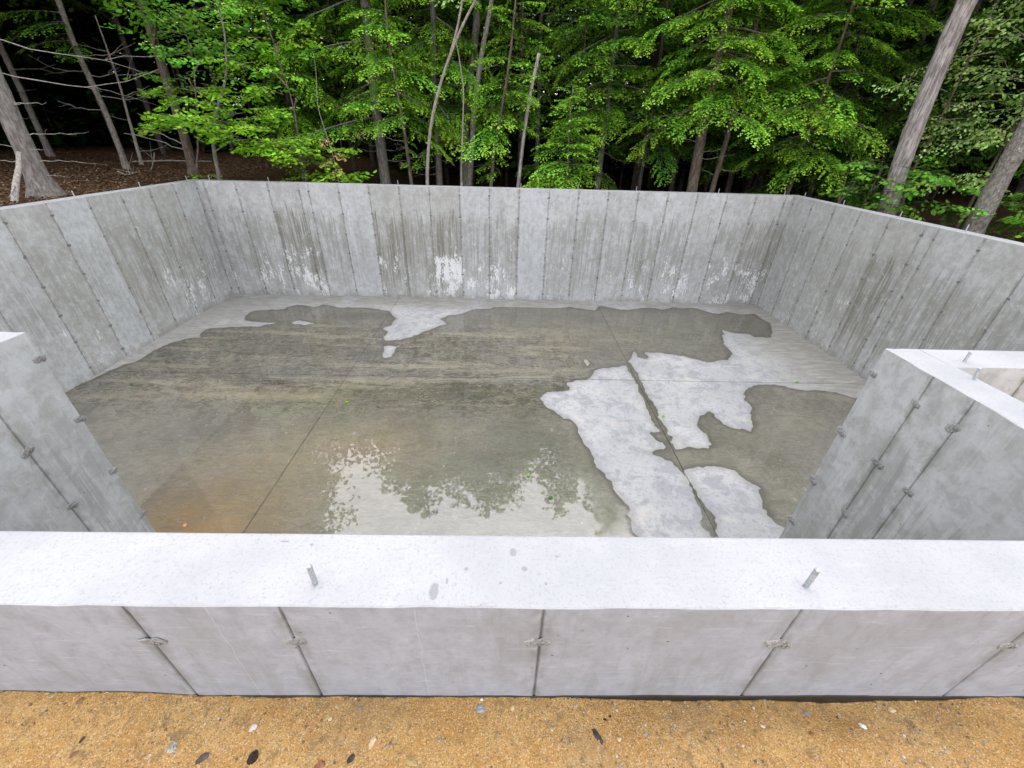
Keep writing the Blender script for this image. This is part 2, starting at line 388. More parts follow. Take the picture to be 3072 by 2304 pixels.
    base = t.mix(t.math('MULTIPLY', t.step(joint, .35, .8), t.lin(jn, .3, .6, .55, .95)), base, (.085, .08, .07, 1))
    return t.done(t.pbsdf(base, .75, t.bump(t.math('ADD', n3, n2), .25, .006), .25))

def mat_water():
    t = NT('rain_water')
    p = t.geo(); sd = t.attr('wet')
    n = t.noise(p, 1.2, 4, .6)
    edge = t.step(sd, -.02, -.10)                       # the rim of the film is still soaking in: darker
    tint = t.mix(t.step(n, .3, .7), (.80, .795, .775, 1), (.87, .865, .84, 1))
    tint = t.mix(edge, (.76, .75, .72, 1), tint)
    tr = t.n('ShaderNodeBsdfTransparent'); t.put(tr.inputs[0], tint)
    gl = t.n('ShaderNodeBsdfGlossy'); gl.inputs['Roughness'].default_value = .0
    rip = t.noise(p, 9, 2, .5)
    deep = t.step(sd, -.05, -.45)                       # thick film is a mirror, the thin rim follows the rough slab
    t.put(gl.inputs['Roughness'], t.lin(deep, 0, 1, .12, .015))
    bmp = t.bump(rip, .02, .01); t.put(gl.inputs['Normal'], bmp)
    fr = t.n('ShaderNodeFresnel'); fr.inputs['IOR'].default_value = 1.80
    mx = t.n('ShaderNodeMixShader'); t.put(mx.inputs[0], fr.outputs[0]); t.put(mx.inputs[1], tr.outputs[0]); t.put(mx.inputs[2], gl.outputs[0])
    return t.done(mx.outputs[0])

def mat_sand():
    t = NT('sand')
    p = t.geo()
    n1 = t.noise(p, 7, 5, .6); n2 = t.noise(p, 60, 6, .7); n3 = t.noise(p, 240, 3, .7); v = t.voro(p, 330, out='Color')
    base = t.mix(t.step(n1, .32, .68), (.50, .278, .088, 1), (.585, .36, .135, 1))
    base = t.mix(t.math('MULTIPLY', t.step(n2, .50, .70), .55), base, (.30, .185, .075, 1))
    base = t.mix(t.math('MULTIPLY', t.step(n2, .48, .30), .4), base, (.68, .45, .20, 1))
    g, _, _ = t.sep(v)
    base = t.mix(t.math('MULTIPLY', t.step(g, .80, .92), .55), base, (.78, .62, .38, 1))
    base = t.mix(t.math('MULTIPLY', t.step(g, .18, .06), .6), base, (.17, .11, .06, 1))
    patch = t.noise(p, 3.2, 4, .6); base = t.mix(t.math('MULTIPLY', t.step(patch, .50, .64), .35), base, (.36, .24, .12, 1))
    grit = t.noise(p, 26, 7, .75); base = t.mix(t.math('MULTIPLY', t.math('MULTIPLY', t.step(grit, .52, .60), t.step(n1, .40, .56)), .6), base, (.20, .135, .075, 1))
    base = t.mix(t.math('MULTIPLY', t.step(t.voro(p, 120), .22, .12), .5), base, t.mix(t.step(n2, .45, .55), (.16, .10, .05, 1), (.66, .52, .33, 1)))
    base = t.gain(base, .70)
    h = t.math('ADD', n2, t.math('MULTIPLY', n3, .7))
    return t.done(t.pbsdf(base, .95, t.bump(h, 1.0, .006), .15))

def mat_ground():
    t = NT('forest_floor')
    p = t.geo()
    n1 = t.noise(p, .6, 5, .6); n2 = t.noise(p, 9, 7, .7); n3 = t.noise(p, 40, 5, .7)
    base = t.mix(t.step(n2, .35, .65), (.075, .042, .022, 1), (.17, .10, .052, 1))
    base = t.mix(t.math('MULTIPLY', t.step(n3, .52, .7), .6), base, (.25, .17, .10, 1))
    base = t.mix(t.math('MULTIPLY', t.step(n1, .55, .7), .5), base, (.05, .04, .025, 1))
    fill = t.mix(n2, (.12, .085, .062, 1), (.20, .145, .105, 1))
    base = t.gain(t.mix(t.attr('fill'), base, fill), .6)
    return t.done(t.pbsdf(base, .95, t.bump(t.math('ADD', n2, n3), .9, .04), .1))

def mat_bark(name, c1, c2, lichen=(.42, .43, .38), lam=.3, zs=.22):
    t = NT(name)
    p = t.geo()
    st = t.noise(t.mapv(p, (1, 1, zs)), 34, 6, .68); n = t.noise(p, 6, 4, .6); l = t.noise(p, 11, 6, .7)
    base = t.mix(t.step(st, .38, .62), (*c1, 1), (*c2, 1))
    base = t.mix(t.math('MULTIPLY', t.step(n, .5, .7), .4), base, tuple(a * .6 for a in c1) + (1,))
    base = t.gain(t.mix(t.math('MULTIPLY', t.step(l, .60, .66), lam), base, (*lichen, 1)), .85)
    return t.done(t.pbsdf(base, .92, t.bump(st, .9, .02), .15))

def mat_leaf(name, dark, mid, tip, trans=.35, gloss=.06):
    t = NT(name)
    tp, rn = t.attr('tip'), t.attr('rnd')
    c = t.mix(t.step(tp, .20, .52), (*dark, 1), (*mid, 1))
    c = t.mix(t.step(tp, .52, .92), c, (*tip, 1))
    hs = t.n('ShaderNodeHueSaturation'); t.put(hs.inputs['Color'], c)
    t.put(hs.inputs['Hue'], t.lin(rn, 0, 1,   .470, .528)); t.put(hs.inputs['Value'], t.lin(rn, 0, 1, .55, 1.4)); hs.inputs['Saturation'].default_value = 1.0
    d = t.n('ShaderNodeBsdfDiffuse'); t.put(d.inputs[0], hs.outputs[0])
    tr = t.n('ShaderNodeBsdfTranslucent'); t.put(tr.inputs[0], t.mix(.5, hs.outputs[0], (*mid, 1)))
    a = t.n('ShaderNodeMixShader'); a.inputs[0].default_value = trans; t.put(a.inputs[1], d.outputs[0]); t.put(a.inputs[2], tr.outputs[0])
    g = t.n('ShaderNodeBsdfGlossy'); g.inputs['Roughness'].default_value = .42; g.inputs[0].default_value = (.9, .95, .9, 1)
    b = t.n('ShaderNodeMixShader'); b.inputs[0].default_value = gloss; t.put(b.inputs[1], a.outputs[0]); t.put(b.inputs[2], g.outputs[0])
    return t.done(b.outputs[0])

def mat_stone(name, c1, c2, sc=60, rough=.85):
    t = NT(name); p = t.obj()
    n = t.noise(p, sc, 5, .7); n2 = t.noise(p, sc * 4, 3, .6)
    base = t.mix(t.step(n, .38, .62), (*c1, 1), (*c2, 1))
    base = t.mix(t.math('MULTIPLY', t.step(n2, .55, .7), .4), base, tuple(x * .4 for x in c1) + (1,))
    return t.done(t.pbsdf(t.gain(base, .68), rough, t.bump(n, .5, .005), .25))

def mat_vary(name, cols, rough=.85):
    """picks one of several real colours for each loose piece"""
    t = NT(name); rn = t.geo('Random Per Island')
    cr = t.n('ShaderNodeValToRGB'); cr.color_ramp.interpolation = 'CONSTANT'
    el = cr.color_ramp.elements
    while len(el) < len(cols): el.new(.5)
    for i, c in enumerate(cols): el[i].position = i / len(cols); el[i].color = (*c, 1)
    t.put(cr.inputs[0], rn)
    n = t.noise(t.geo(), 150, 3, .6)
    return t.done(t.pbsdf(t.gain(t.mix(t.math('MULTIPLY', n, .35), cr.outputs[0], (.08, .06, .04, 1)), .65), rough, None, .2))

M = dict(face=mat_concrete_face(), top=mat_concrete_top(), tie=mat_tie(), tie_dirt_shade=mat_tie('dirt_shade_mortar', .48), galv=mat_galv(), tar=mat_tar(), floor=mat_floor(), water=mat_water(), sand=mat_sand(), ground=mat_ground(),
    bark_grey=mat_bark('grey_bark', (.15, .135, .13), (.30, .28, .265), (.40, .40, .37), .25),
    bark_brown=mat_bark('brown_bark', (.10, .075, .06), (.22, .18, .15), (.34, .34, .28), .35),
    bark_lichen=mat_bark('lichen_bark', (.15, .135, .125), (.32, .30, .27), (.52, .53, .45), .8, .5),
    bark_furrow=mat_bark('furrowed_bark', (.21, .185, .18), (.52, .475, .47), (.45, .45, .40), .25, .12),
    bark_pale=mat_bark('pale_bark', (.26, .235, .20), (.40, .37, .32), (.5, .5, .44), .3, .4),
    bark_dark=mat_bark('dark_bark', (.055, .045, .04), (.12, .10, .09), (.25, .26, .2), .3),
    dead=mat_bark('dead_wood', (.26, .235, .215), (.45, .42, .39), (.5, .5, .46), .2, .3),
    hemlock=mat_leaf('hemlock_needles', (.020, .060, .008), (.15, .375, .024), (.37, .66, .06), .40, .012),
    hemlock_deep=mat_leaf('shaded_hemlock_needles', (.010, .030, .006), (.05, .13, .013), (.14, .29, .028), .30, .015),  # darker copy of the needles, the shade of the wood put into the colour
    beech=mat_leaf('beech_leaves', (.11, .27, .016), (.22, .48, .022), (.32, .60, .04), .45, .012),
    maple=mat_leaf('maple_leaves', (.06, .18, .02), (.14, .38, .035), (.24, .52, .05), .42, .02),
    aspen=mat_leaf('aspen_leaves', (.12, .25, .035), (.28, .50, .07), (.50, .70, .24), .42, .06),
    farleaf=mat_leaf('far_leaves', (.006, .014, .004), (.015, .036, .007), (.03, .072, .014), .2, .01),  # near black: the darkness inside the wood is put into the leaf colour
    litter=mat_vary('dead_leaves', [(.16, .08, .035), (.22, .12, .06), (.10, .05, .027), (.27, .17, .10), (.13, .07, .04), (.07, .04, .022), (.34, .22, .14)]),
    gravel=mat_vary('gravel_stones', [(.55, .48, .36), (.30, .25, .20), (.70, .66, .58), (.16, .13, .11), (.48, .31, .14), (.36, .36, .37), (.60, .42, .22), (.24, .14, .08)]),
    tan_leaf=mat_leaf('withered_leaves', (.42, .20, .09), (.55, .30, .15), (.6, .36, .2), .3, .03),
)
# ================================================================== FOUNDATION
found = empty('house_foundation', (0, YB + TH, 0))
tag(found, 'roofless poured grey concrete basement foundation with a bay, its wall tops bare and white', 'foundation')
FO = np.array([0, YB + TH, 0])
TIE_Z = [-.155 - .4064 * k for k in range(6)]

def wall(p0, tdir, ndir, L, joints, u0, tone, dark, white, ds=.12, dz=.25, zb=-H - .12, caps=(True, True), bay=0.0, jit=.0015, jw=.007, zoff=0.0):
    """a wall: p0 = start of its visible foot line at z = 0, tdir along it, ndir from the visible face to the other face"""
    p0 = np.array([*p0, zoff]); td = np.array([*tdir, 0.0]); nd = np.array([*ndir, 0.0])
    s = set(np.round(np.arange(0, L, ds), 4)) | {0.0, round(L, 4)}
    jl = [j for j in joints if .02 < j < L - .02]
    s = [a for a in s if all(abs(a - j) > .05 for j in jl)]
    jv = {round(a, 4): 0.0 for a in s}
    for j in jl:
        for o, v in ((-.045, 0.02), (-jw * 1.6, .42), (0, 1.0), (jw * 1.6, .42), (.045, 0.02)): jv[round(j + o, 4)] = v
    s = np.array(sorted(jv)); ja = np.array([jv[a] for a in s])
    zs = [zb] + list(np.arange(zb + dz, -.08, dz)) + [-.05, -.012, -.003]
    zs = np.array(sorted(zs))
    nf = len(zs)
    tops = np.array([.0, .004, .012, .05, TH / 2, TH - .05, TH - .012, TH - .004, TH])
    tz = np.array([-.003, -.0006, 0, 0, 0, 0, 0, -.0006, -.003])
    prof_n = np.concatenate([np.zeros(nf), tops[1:-1], np.full(nf, TH)])
    prof_z = np.concatenate([zs, tz[1:-1], zs[::-1]])
    side = np.concatenate([np.zeros(nf), np.ones(len(tops) - 2), np.full(nf, 2)])
    NP = len(prof_n)
    S, PN = np.meshgrid(s, prof_n, indexing='ij'); _, PZ = np.meshgrid(s, prof_z, indexing='ij'); J = np.repeat(ja[:, None], NP, 1)
    SD = np.repeat(side[None], len(s), 0)
    edge = (np.abs(PZ) < .02)
    w = vnoise(S * 1.0, PN * 3 + PZ, 3, 5, 9.0)
    chip = np.clip(vnoise(S, PN * 2, 9, 3, 14.) - .35, 0, 1) * .012
    PZ2 = PZ + np.where(edge, jit * w * 1.2 - chip * (PN < .02) * (PZ > -.01), 0)
    PN2 = PN + np.where(edge & (PN < .006), jit * .8 * w + chip * .6, 0) - np.where(edge & (PN > TH - .006), jit * .8 * w, 0)
    depth = np.where(J > .9, .004, np.where(J > .3, -.0008, 0)) * (PZ < -.02)
    PN2 = PN2 + np.where(SD == 0, depth, np.where(SD == 2, -depth, 0))
    # face of every panel a hair in or out, as stacked forms leave it
    V = p0 + S[..., None] * td + PN2[..., None] * nd + PZ2[..., None] * np.array([0, 0, 1.])
    V = V.reshape(-1, 3)
    UV = np.stack([u0 + S, np.where(SD == 1, PN, PZ)], -1).reshape(-1, 2)
    i = np.arange(len(s) - 1)[:, None] * NP; k = np.arange(NP - 1)[None, :]
    q = np.stack([i + k, i + NP + k, i + NP + k + 1, i + k + 1], -1).reshape(-1, 4)
    flip = np.dot(np.cross(td, np.array([0, 0, 1.])), -nd) < 0
    if flip: q = q[:, ::-1]
    pm = np.zeros((len(s) - 1, NP - 1), int); pm[:, nf:NP - nf - 1] = 1; pm[:, nf - 1] = 1; pm[:, NP - nf - 1] = 1
    sc = .5 * (s[1:] + s[:-1]); pi = np.searchsorted(np.array(sorted(jl)), sc)
    g = lambda a: np.repeat(np.array([a[x % len(a)] for x in pi], float)[:, None], NP - 1, 1).ravel()
    fa = dict(tone=g(tone), dark=g(dark), white=g(white))
    polys = [q]; extra = [pm.ravel()]
    for c, idx in zip(caps, (0, len(s) - 1)):
        if c:
            e = (np.arange(NP) + idx * NP)[None]
            polys.append(e if idx else e[:, ::-1]); extra.append(np.zeros(1, int))
            for kk in fa: fa[kk] = np.append(fa[kk], .4 if kk == 'tone' else .2)
    me = make_mesh('wall', V - FO, polys, [M['face'], M['top']], uv=UV, vattr=dict(joint=J.ravel(), bay=np.full(J.size, bay)), fattr=fa, mat_idx=np.concatenate(extra))
    return link('wall', me, found), (p0, td, nd, jl)

def rnd(n, a=0, b=1): return list(rng.uniform(a, b, n))
# --- back wall
bj = [-6.08, -5.46, -4.82, -4.21, -4.02] + [-3.411 + .6096 * k for k in range(16)]
bt = [.5, .45, .35, .3, .4, .6, .75, .15, .2, .1, .65, .45, .85, .5, .55, .45, .55, .6, .6, .35, .2, .1]
bd = [.3, .5, .45, .95, .9, .45, .2, 1., .75, .95, .45, .55, .1, .35, .5, .35, .6, .5, .3, .45, .7, .95]
bw = [.2, .5, .75, 1.15, 1.1, .4, .2, .75, .85, 1.25, .8, 1.05, .15, .6, .5, .4, .6, .8, .8, .85, .95, .8]
w_back, g_back = wall((XL - TH, YB), (1, 0), (0, 1), XR - XL + 2 * TH, [b - (XL - TH) for b in bj], 100, bt, bd, bw, ds=.3, dz=.4, jw=.0055)
# --- side walls
lj = [9.054 - .6096 * k - .005 for k in range(12)]
w_left, g_left = wall((XL, YJ - TH), (0, 1), (-1, 0), YB - YJ + TH, sorted(a - (YJ - TH) for a in lj), 130, [.5, .55, .6, .5, .75, .7, .25, .85, .2, .35, .2, .55, .6], [.1, .1, .1, .15, .15, .25, .25, .3, .45, .5, .55, .5, .4], [.2, .3, .2, .2, .3, .55, .5, .4, .5, .9, .9, .5, .3], ds=.3, dz=.4, caps=(True, False), jw=.0055)
rj = [9.054, 8.448, 7.836, 7.223, 6.608, 5.985, 5.787, 5.16, 4.55, 3.94, 3.33, 2.72]
w_right, g_right = wall((XR, YJ - TH), (0, 1), (1, 0), YB - YJ + TH, sorted(a - (YJ - TH) for a in rj), 160, [.2, .3, .4, .3, .2, .3, .25, .0, .1, .2, .3, .35, .3], [.3, .3, .4, .4, .5, .5, .45, 1.0, .35, .2, .25, .35, 1.0], [.2, .2, .3, .2, .2, .2, .3, .2, .6, .5, .5, .3, .3], ds=.3, dz=.4, caps=(True, False), jw=.0055)
# --- main front walls, left and right of the bay
wall((XL, YJ - .0006), (1, 0), (0, -1), XJL - TH - XL + .02, [.61 * k for k in range(1, 6)], 190, rnd(7, .2, .7), rnd(7, 0, .4), rnd(7, 0, .4), ds=.1, caps=(True, True), zoff=.0018)
w_mr, g_mr = wall((XJR + TH - .02, YJ - TH), (1, 0), (0, 1), XR - XJR - TH + .02, [.42 + .61 * k for k in range(6)], 220, rnd(7, .4, .7), rnd(7, 0, .2), rnd(7, 0, .2), ds=.1, caps=(True, True), zoff=.0018)
# --- bay returns
jr = [1.681, 1.475]
w_jr, g_jr = wall((XJR, Y0 + TH), (0, 1), (1, 0), YJ - Y0 - TH, sorted(a - Y0 - TH for a in jr), 250, [.35, .42, .38], [.3, .35, .25], [.3, .35, .2], ds=.05, dz=.06, caps=(False, True), jit=.003, jw=.005)
jl_ = [1.668, 1.06]
w_jl, g_jl = wall((XJL, Y0 + TH), (0, 1), (-1, 0), YJ - Y0 - TH, sorted(a - Y0 - TH for a in jl_), 280, [.45, .5, .5], [.15, .15, .2], [.5, .5, .4], ds=.05, dz=.06, caps=(False, True), jit=.003, jw=.005)
# --- the bay wall right in front of the camera
fj = [-2.1, -1.49, -.8726, -.5151, .1028, .7192, 1.33, 1.94]
x0 = XJL - TH
w_bay, g_bay = wall((x0, Y0), (1, 0), (0, 1), XJR - XJL + 2 * TH, [a - x0 for a in fj], x0, [.55, .6, .62, .60, .55, .62, .60, .62, .6], [.0] * 9, [.1] * 9, ds=.015, dz=.03, bay=1.0, jit=.0022, jw=.0042)

# --- broken form-tie patches: lumps of mortar left where the ties were snapped off
tie_meshes = []
for k in range(5):
    g = Geo()
    for dx, dz, r, sq in ((rng.uniform(-.012, -.004), rng.uniform(-.004, .004), .021, (1.1, .30, .80)), (rng.uniform(.008, .016), rng.uniform(-.004, .006), .018, (1.0, .38, .9)), (rng.uniform(-.018, -.008), rng.uniform(-.012, .010), .011, (1.2, .5, .8)), (rng.uniform(-.01, .02), .009, .010, (1.2, .6, .8))):
        v, f = blob(r, sq, .28, 1); g.add(v + np.array([dx, 0, dz]), [f])
    # the rim of the hole the tie end sits in
    a = np.linspace(0, 6.28, 13)[:-1]
    v, p = tube(np.stack([.008 * np.cos(a), np.full(12, -.011), .007 * np.sin(a)], -1)[list(range(12)) + [0]] + np.array([.014, 0, .002]), .0022, 5); g.add(v, p)
    tie_meshes.append(g.mesh('form_tie', M['tie'], False))
tie_dirt_shade = []  # dirty mortar, its dark tone also stands in for the lumps' faint shading
for m_ in tie_meshes:
    c_ = m_.copy(); c_.materials[0] = M['tie_dirt_shade']; tie_dirt_shade.append(c_)
def put_ties(wl, geo, rows, skip=lambda p: False, extra=(), sc=1.0, dirt_shade=False):
    p0, td, nd, jl = geo; ang = math.atan2(td[1], td[0])
    for j in list(jl) + list(extra):
        for z in rows:
            p = p0 + td * (j + rng.normal(0, .004)) + np.array([0, 0, z + rng.normal(0, .006)])
            if skip(p): continue
            o = link('form_tie', (tie_dirt_shade if dirt_shade else tie_meshes)[rng.integers(5)], wl)
            # local +y must run into the wall's normal, outwards = -nd
            out = -nd; flip = np.cross(td, [0, 0, 1.]) @ out
            o.rotation_euler = (rng.normal(0, .08), rng.normal(0, .35), ang if flip > 0 else ang + math.pi)
            o.location = Vector(p - FO - nd * .001); s = sc * rng.uniform(.75, 1.15); o.scale = (s, s * .5, s)
put_ties(w_bay, g_bay, [-.160], skip=lambda p: abs(p[0]) > 1.6, sc=1.02)
put_ties(w_jr, g_jr, TIE_Z[:4], sc=1.15, extra=[YJ - Y0 - TH - .012])
put_ties(w_jl, g_jl, TIE_Z[:4], sc=1.15, skip=lambda p: p[1] < 1.3, extra=[YJ - Y0 - TH - .012])
put_ties(w_left, g_left, TIE_Z, skip=lambda p: p[1] < 4.4, sc=.9, dirt_shade=True)
put_ties(w_right, g_right, TIE_Z, skip=lambda p: p[1] < 4.4, sc=.9, dirt_shade=True)
# the back wall's, far away and over a hundred: one object
gb = Geo()
for j in g_back[3]:
    for z in TIE_Z:
        src = tie_meshes[rng.integers(5)]; n = len(src.vertices); co = np.empty(n * 3); src.vertices.foreach_get('co', co); co = co.reshape(-1, 3)
        p = np.array([XL - TH + j + rng.normal(0, .005), YB - .001, z + rng.normal(0, .006)])
        tris = np.array([pl.vertices[:] for pl in src.polygons if len(pl.vertices) == 3])
        gb.add(co * rng.uniform(.85, 1.15) * np.array([.8, 1.1, .75]) + p - FO, [tris])
tag(link('form_tie', gb.mesh('form_tie', M['tie_dirt_shade']), w_back), kind='stuff')

# --- anchor bolts cast into the wall tops
def bolt_mesh(h=.072, r=.0066):
    zz = np.arange(-.03, h - .004, .0021); rr = np.where(np.arange(len(zz)) % 2 == 0, r, r * .90)
    zz = np.append(zz, [h - .0025, h]); rr = np.append(rr, [r * .92, r * .72])
    v, p = tube(np.stack([zz * 0, zz * 0, zz], -1), rr, 12)
    return make_mesh('anchor_bolt', v, p, M['galv'], True)
bm_ = bolt_mesh(); bm_far = bolt_mesh(.085, .0075)
def bolt(wl, x, y, me, lean=(0, 0), z=0.0):
    o = link('anchor_bolt', me, wl); o.location = Vector(np.array([x, y, z]) - FO); o.rotation_euler = (lean[0], lean[1], rng.uniform(0, 6)); return o
bolt(w_bay, -.452, .597, bm_, (.01, -.01)); bolt(w_bay, .762, .598, bm_, (.0, .02))
bolt(w_mr, 2.369, 1.834, bm_, (0, .03), -.012); bolt(w_jr, 2.251, 1.658, bm_, (0, -.10), -.012)
for x in (-6.0, -4.82, -2.22, -.92, .27, 1.45, 2.65, 4.36, 5.74): bolt(w_back, x, YB + .1, bm_far, (rng.normal(0, .04), rng.normal(0, .05)))
for y in (5.3, 6.55, 7.79, 9.0): bolt(w_left, XL - .1, y, bm_far, (.0, -.12))
for y in (8.92, 7.81, 6.58, 5.53): bolt(w_right, XR + .1, y, bm_far, (rng.normal(0, .04), .05))

# --- black damp-proofing on the outside of the bay wall, ending just above the sand
xs = np.arange(XJL - TH, XJR + TH + .001, .012)
zt = -.4537 + .0035 * vnoise(xs, xs * 0, 21, 4, 14.) + .008 * vnoise(xs, xs * 0, 22, 3, 2.2)
gx = Geo()
rows = [(zt, 0.0008), (zt - .002, .003), (zt * 0 - .9, .003)]
V = np.concatenate([np.stack([xs, np.full(len(xs), Y0 - d), z], -1) for z, d in rows]); n = len(xs)
i = np.arange(n - 1); Q = np.concatenate([np.stack([k * n + i, (k + 1) * n + i, (k + 1) * n + i + 1, k * n + i + 1], -1) for k in range(2)])
link('damp_proofing', make_mesh('damp_proofing', V - FO, Q, M['tar']), found)

# ================================================================== FLOOR AND STANDING WATER
W1= [(-6.19,5.2),(-6.1,5.47),(-6.03,5.76),(-5.89,5.91),(-5.93,6.2),(-5.87,6.55),(-5.69,6.74),(-5.53,6.79),(-5.62,6.94),(-5.6,7.12),(-5.21,7.25),(-4.78,7.29),(-4.45,7.49),(-4.62,7.51),(-4.88,7.53),(-5.16,7.6),(-5.27,7.74),(-5.29,7.98),(-5.23,8.13),(-4.64,8.17),(-4.68,8.32),(-4.5,8.44),(-4.08,8.35),(-3.95,8.52),(-3.51,8.33),(-3.08,8.41),(-2.47,8.23),(-2.24,7.8),(-2.24,7.52),(-2.36,7.34),(-2.24,7.14),(-2.25,6.94),(-2.13,6.79),(-1.92,6.87),(-1.74,6.96),(-1.61,7.17),(-1.38,7.43),(-1.12,7.62),(-1.28,7.75),(-1.33,7.85),(-1.2,8.0),(-0.88,8.17),(-0.67,8.44),(-0.32,8.51),(-0.24,8.6),(0.36,8.6),(1.2,8.59),(1.49,8.67),(1.95,8.53),(2.16,8.82),(2.6,8.56),(3.12,8.7),(3.37,8.72),(3.5,8.61),(3.85,8.8),(4.0,8.7),(4.28,8.77),(4.54,8.51),(4.72,8.46),(4.94,8.58),(5.23,8.44),(5.55,8.51),(5.54,8.2),(5.61,7.96),(5.21,7.19),(5.04,7.26),(4.9,7.25),(4.85,7.38),(4.58,7.41),(4.42,7.53),(4.24,7.23),(4.16,6.9),(4.06,6.53),(3.91,6.28),(3.51,6.17),(3.41,6.3),(3.26,6.33),(3.15,6.39),(2.81,6.48),(2.52,6.47),(2.54,6.33),(2.46,6.26),(2.32,6.32),(2.31,6.5),(2.2,6.25),(2.09,6.05),(1.88,5.95),(1.63,5.88),(1.42,5.75),(1.42,5.64),(1.3,5.52),(0.97,5.43),(0.99,5.22),(0.88,5.14),(0.66,5.1),(0.55,4.96),(0.57,4.87),(0.7,4.65),(0.81,4.5),(0.94,4.4),(0.99,4.21),(1.0,3.99),(1.05,3.85),(1.09,3.72),(1.1,3.57),(1.14,3.45),(1.22,3.33),(1.23,3.17),(1.3,3.06),(1.34,2.92),(1.33,2.76),(1.29,2.65),(1.32,2.57)]
W3= [(3.82,5.36),(4.1,5.45),(4.39,5.4),(4.5,5.35),(4.66,5.28),(4.79,5.31),(4.9,5.31),(5.13,5.27),(5.29,5.1),(5.42,4.91),(3.73,2.72),(2.82,2.71),(2.76,2.78),(2.76,2.94),(2.82,3.07),(2.86,3.22),(2.83,3.29),(2.74,3.32),(2.7,3.36),(2.67,3.43),(2.66,3.5),(2.57,3.53),(2.46,3.56),(2.25,3.53),(2.11,3.49),(2.08,3.49),(2.02,3.58),(1.95,3.68),(1.81,3.79),(1.92,3.85),(2.13,3.89),(2.23,3.88),(2.35,3.9),(2.56,3.9),(2.64,3.97),(2.63,4.03),(2.62,4.1),(2.62,4.23),(2.62,4.38),(2.71,4.57),(2.8,4.66),(2.92,4.7),(2.94,4.58),(2.99,4.41),(3.07,4.35),(3.16,4.3),(3.26,4.26),(3.34,4.34),(3.47,4.63),(3.58,4.81),(3.59,5.0),(3.63,5.15)]
W4= [(2.08,6.08),(2.14,6.12),(2.16,5.75),(2.14,5.52),(2.14,5.25),(2.12,5.01),(2.16,4.82),(2.14,4.56),(2.15,4.27),(2.14,4.05),(2.15,3.88),(2.12,3.62),(2.1,3.52),(2.11,3.32),(2.14,3.19),(2.11,3.01),(2.14,2.82),(2.1,2.56),(2.02,2.56),(2.03,2.66),(2.0,2.72),(2.07,2.89),(2.06,3.06),(2.06,3.24),(2.06,3.43),(2.02,3.58),(2.04,3.87),(2.06,4.08),(2.04,4.31),(2.02,4.51),(2.03,4.77),(2.07,5.0),(2.05,5.25),(2.08,5.52),(2.06,5.81)]
W5= [(1.92,4.17),(2.01,4.22),(2.11,4.18),(2.2,4.12),(2.14,4.05),(2.0,3.98),(1.93,4.06)]
D1= [(-2.15,6.56),(-1.85,6.58),(-1.9,6.36),(-1.9,6.16),(-2.02,6.09),(-2.1,6.22)]
D2= [(-4.21,7.5),(-4.1,7.61),(-3.79,7.49),(-3.88,7.41)]
D3= [(1.36,6.21),(1.42,6.17),(1.44,6.03),(1.37,5.95),(1.37,6.09)]

W1 += [(1.42, 1.9), (1.45, .6), (-2.7, .6), (-2.7, 1.85), (-6.4, 1.85), (-6.4, 5.0)]
W3 = [(5.95, 4.6) if a == (5.42, 4.91) else (5.95, 1.8) if a == (3.73, 2.72) else a for a in W3]
def sdist(px, py, poly):
    a = np.array(poly); b = np.roll(a, -1, 0); best = np.full(px.shape, 1e9); ins = np.zeros(px.shape, bool)
    for (ax, ay), (bx, by) in zip(a, b):
        dx, dy = bx - ax, by - ay; t = np.clip(((px - ax) * dx + (py - ay) * dy) / (dx * dx + dy * dy + 1e-12), 0, 1)
        best = np.minimum(best, (px - ax - t * dx) ** 2 + (py - ay - t * dy) ** 2)
        if ay != by:
            c = ((ay > py) != (by > py)) & (px < (bx - ax) * (py - ay) / (by - ay) + ax); ins ^= c
    d = np.sqrt(best); return np.where(ins, -d, d)
def wetness(px, py):
    s = np.minimum.reduce([sdist(px, py, w) for w in (W1, W3, W4, W5)])
    s = np.maximum.reduce([s] + [-sdist(px, py, w) for w in (D1, D2, D3)])
    return s + .045 * vnoise(px, py, 31, 5, 3.2) + .040 * vnoise(px, py, 32, 4, 11.) + .024 * vnoise(px, py, 33, 3, 34.)
def axis(lo, hi, st, marks, w):
    a = [v for v in np.arange(lo, hi, st) if all(abs(v - m) > w * 1.5 for m in marks)] + [hi]
    for m in marks: a += [m - w, m, m + w]
    return np.array(sorted(a))
fx = axis(XL - .05, XR + .05, .055, [-2.445, 2.098], .009); fy = axis(Y0 + .1, YB + .05, .055, [5.522], .016)
FX, FY = np.meshgrid(fx, fy, indexing='ij')
jn = np.maximum(np.isin(np.round(FX, 4), [-2.445, 2.098]).astype(float), np.isin(np.round(FY, 4), [5.522]))
FZ = -H - .006 * jn
nx, ny = FX.shape
i = np.arange(nx - 1)[:, None] * ny; j = np.arange(ny - 1)[None]
Q = np.stack([i + j, i + ny + j, i + ny + j + 1, i + j + 1], -1).reshape(-1, 4)
tag(link('floor', make_mesh('floor', np.stack([FX, FY, FZ], -1).reshape(-1, 3), Q, M['floor'], vattr=dict(wet=wetness(FX, FY).ravel(), joint=jn.ravel()))), kind='structure')

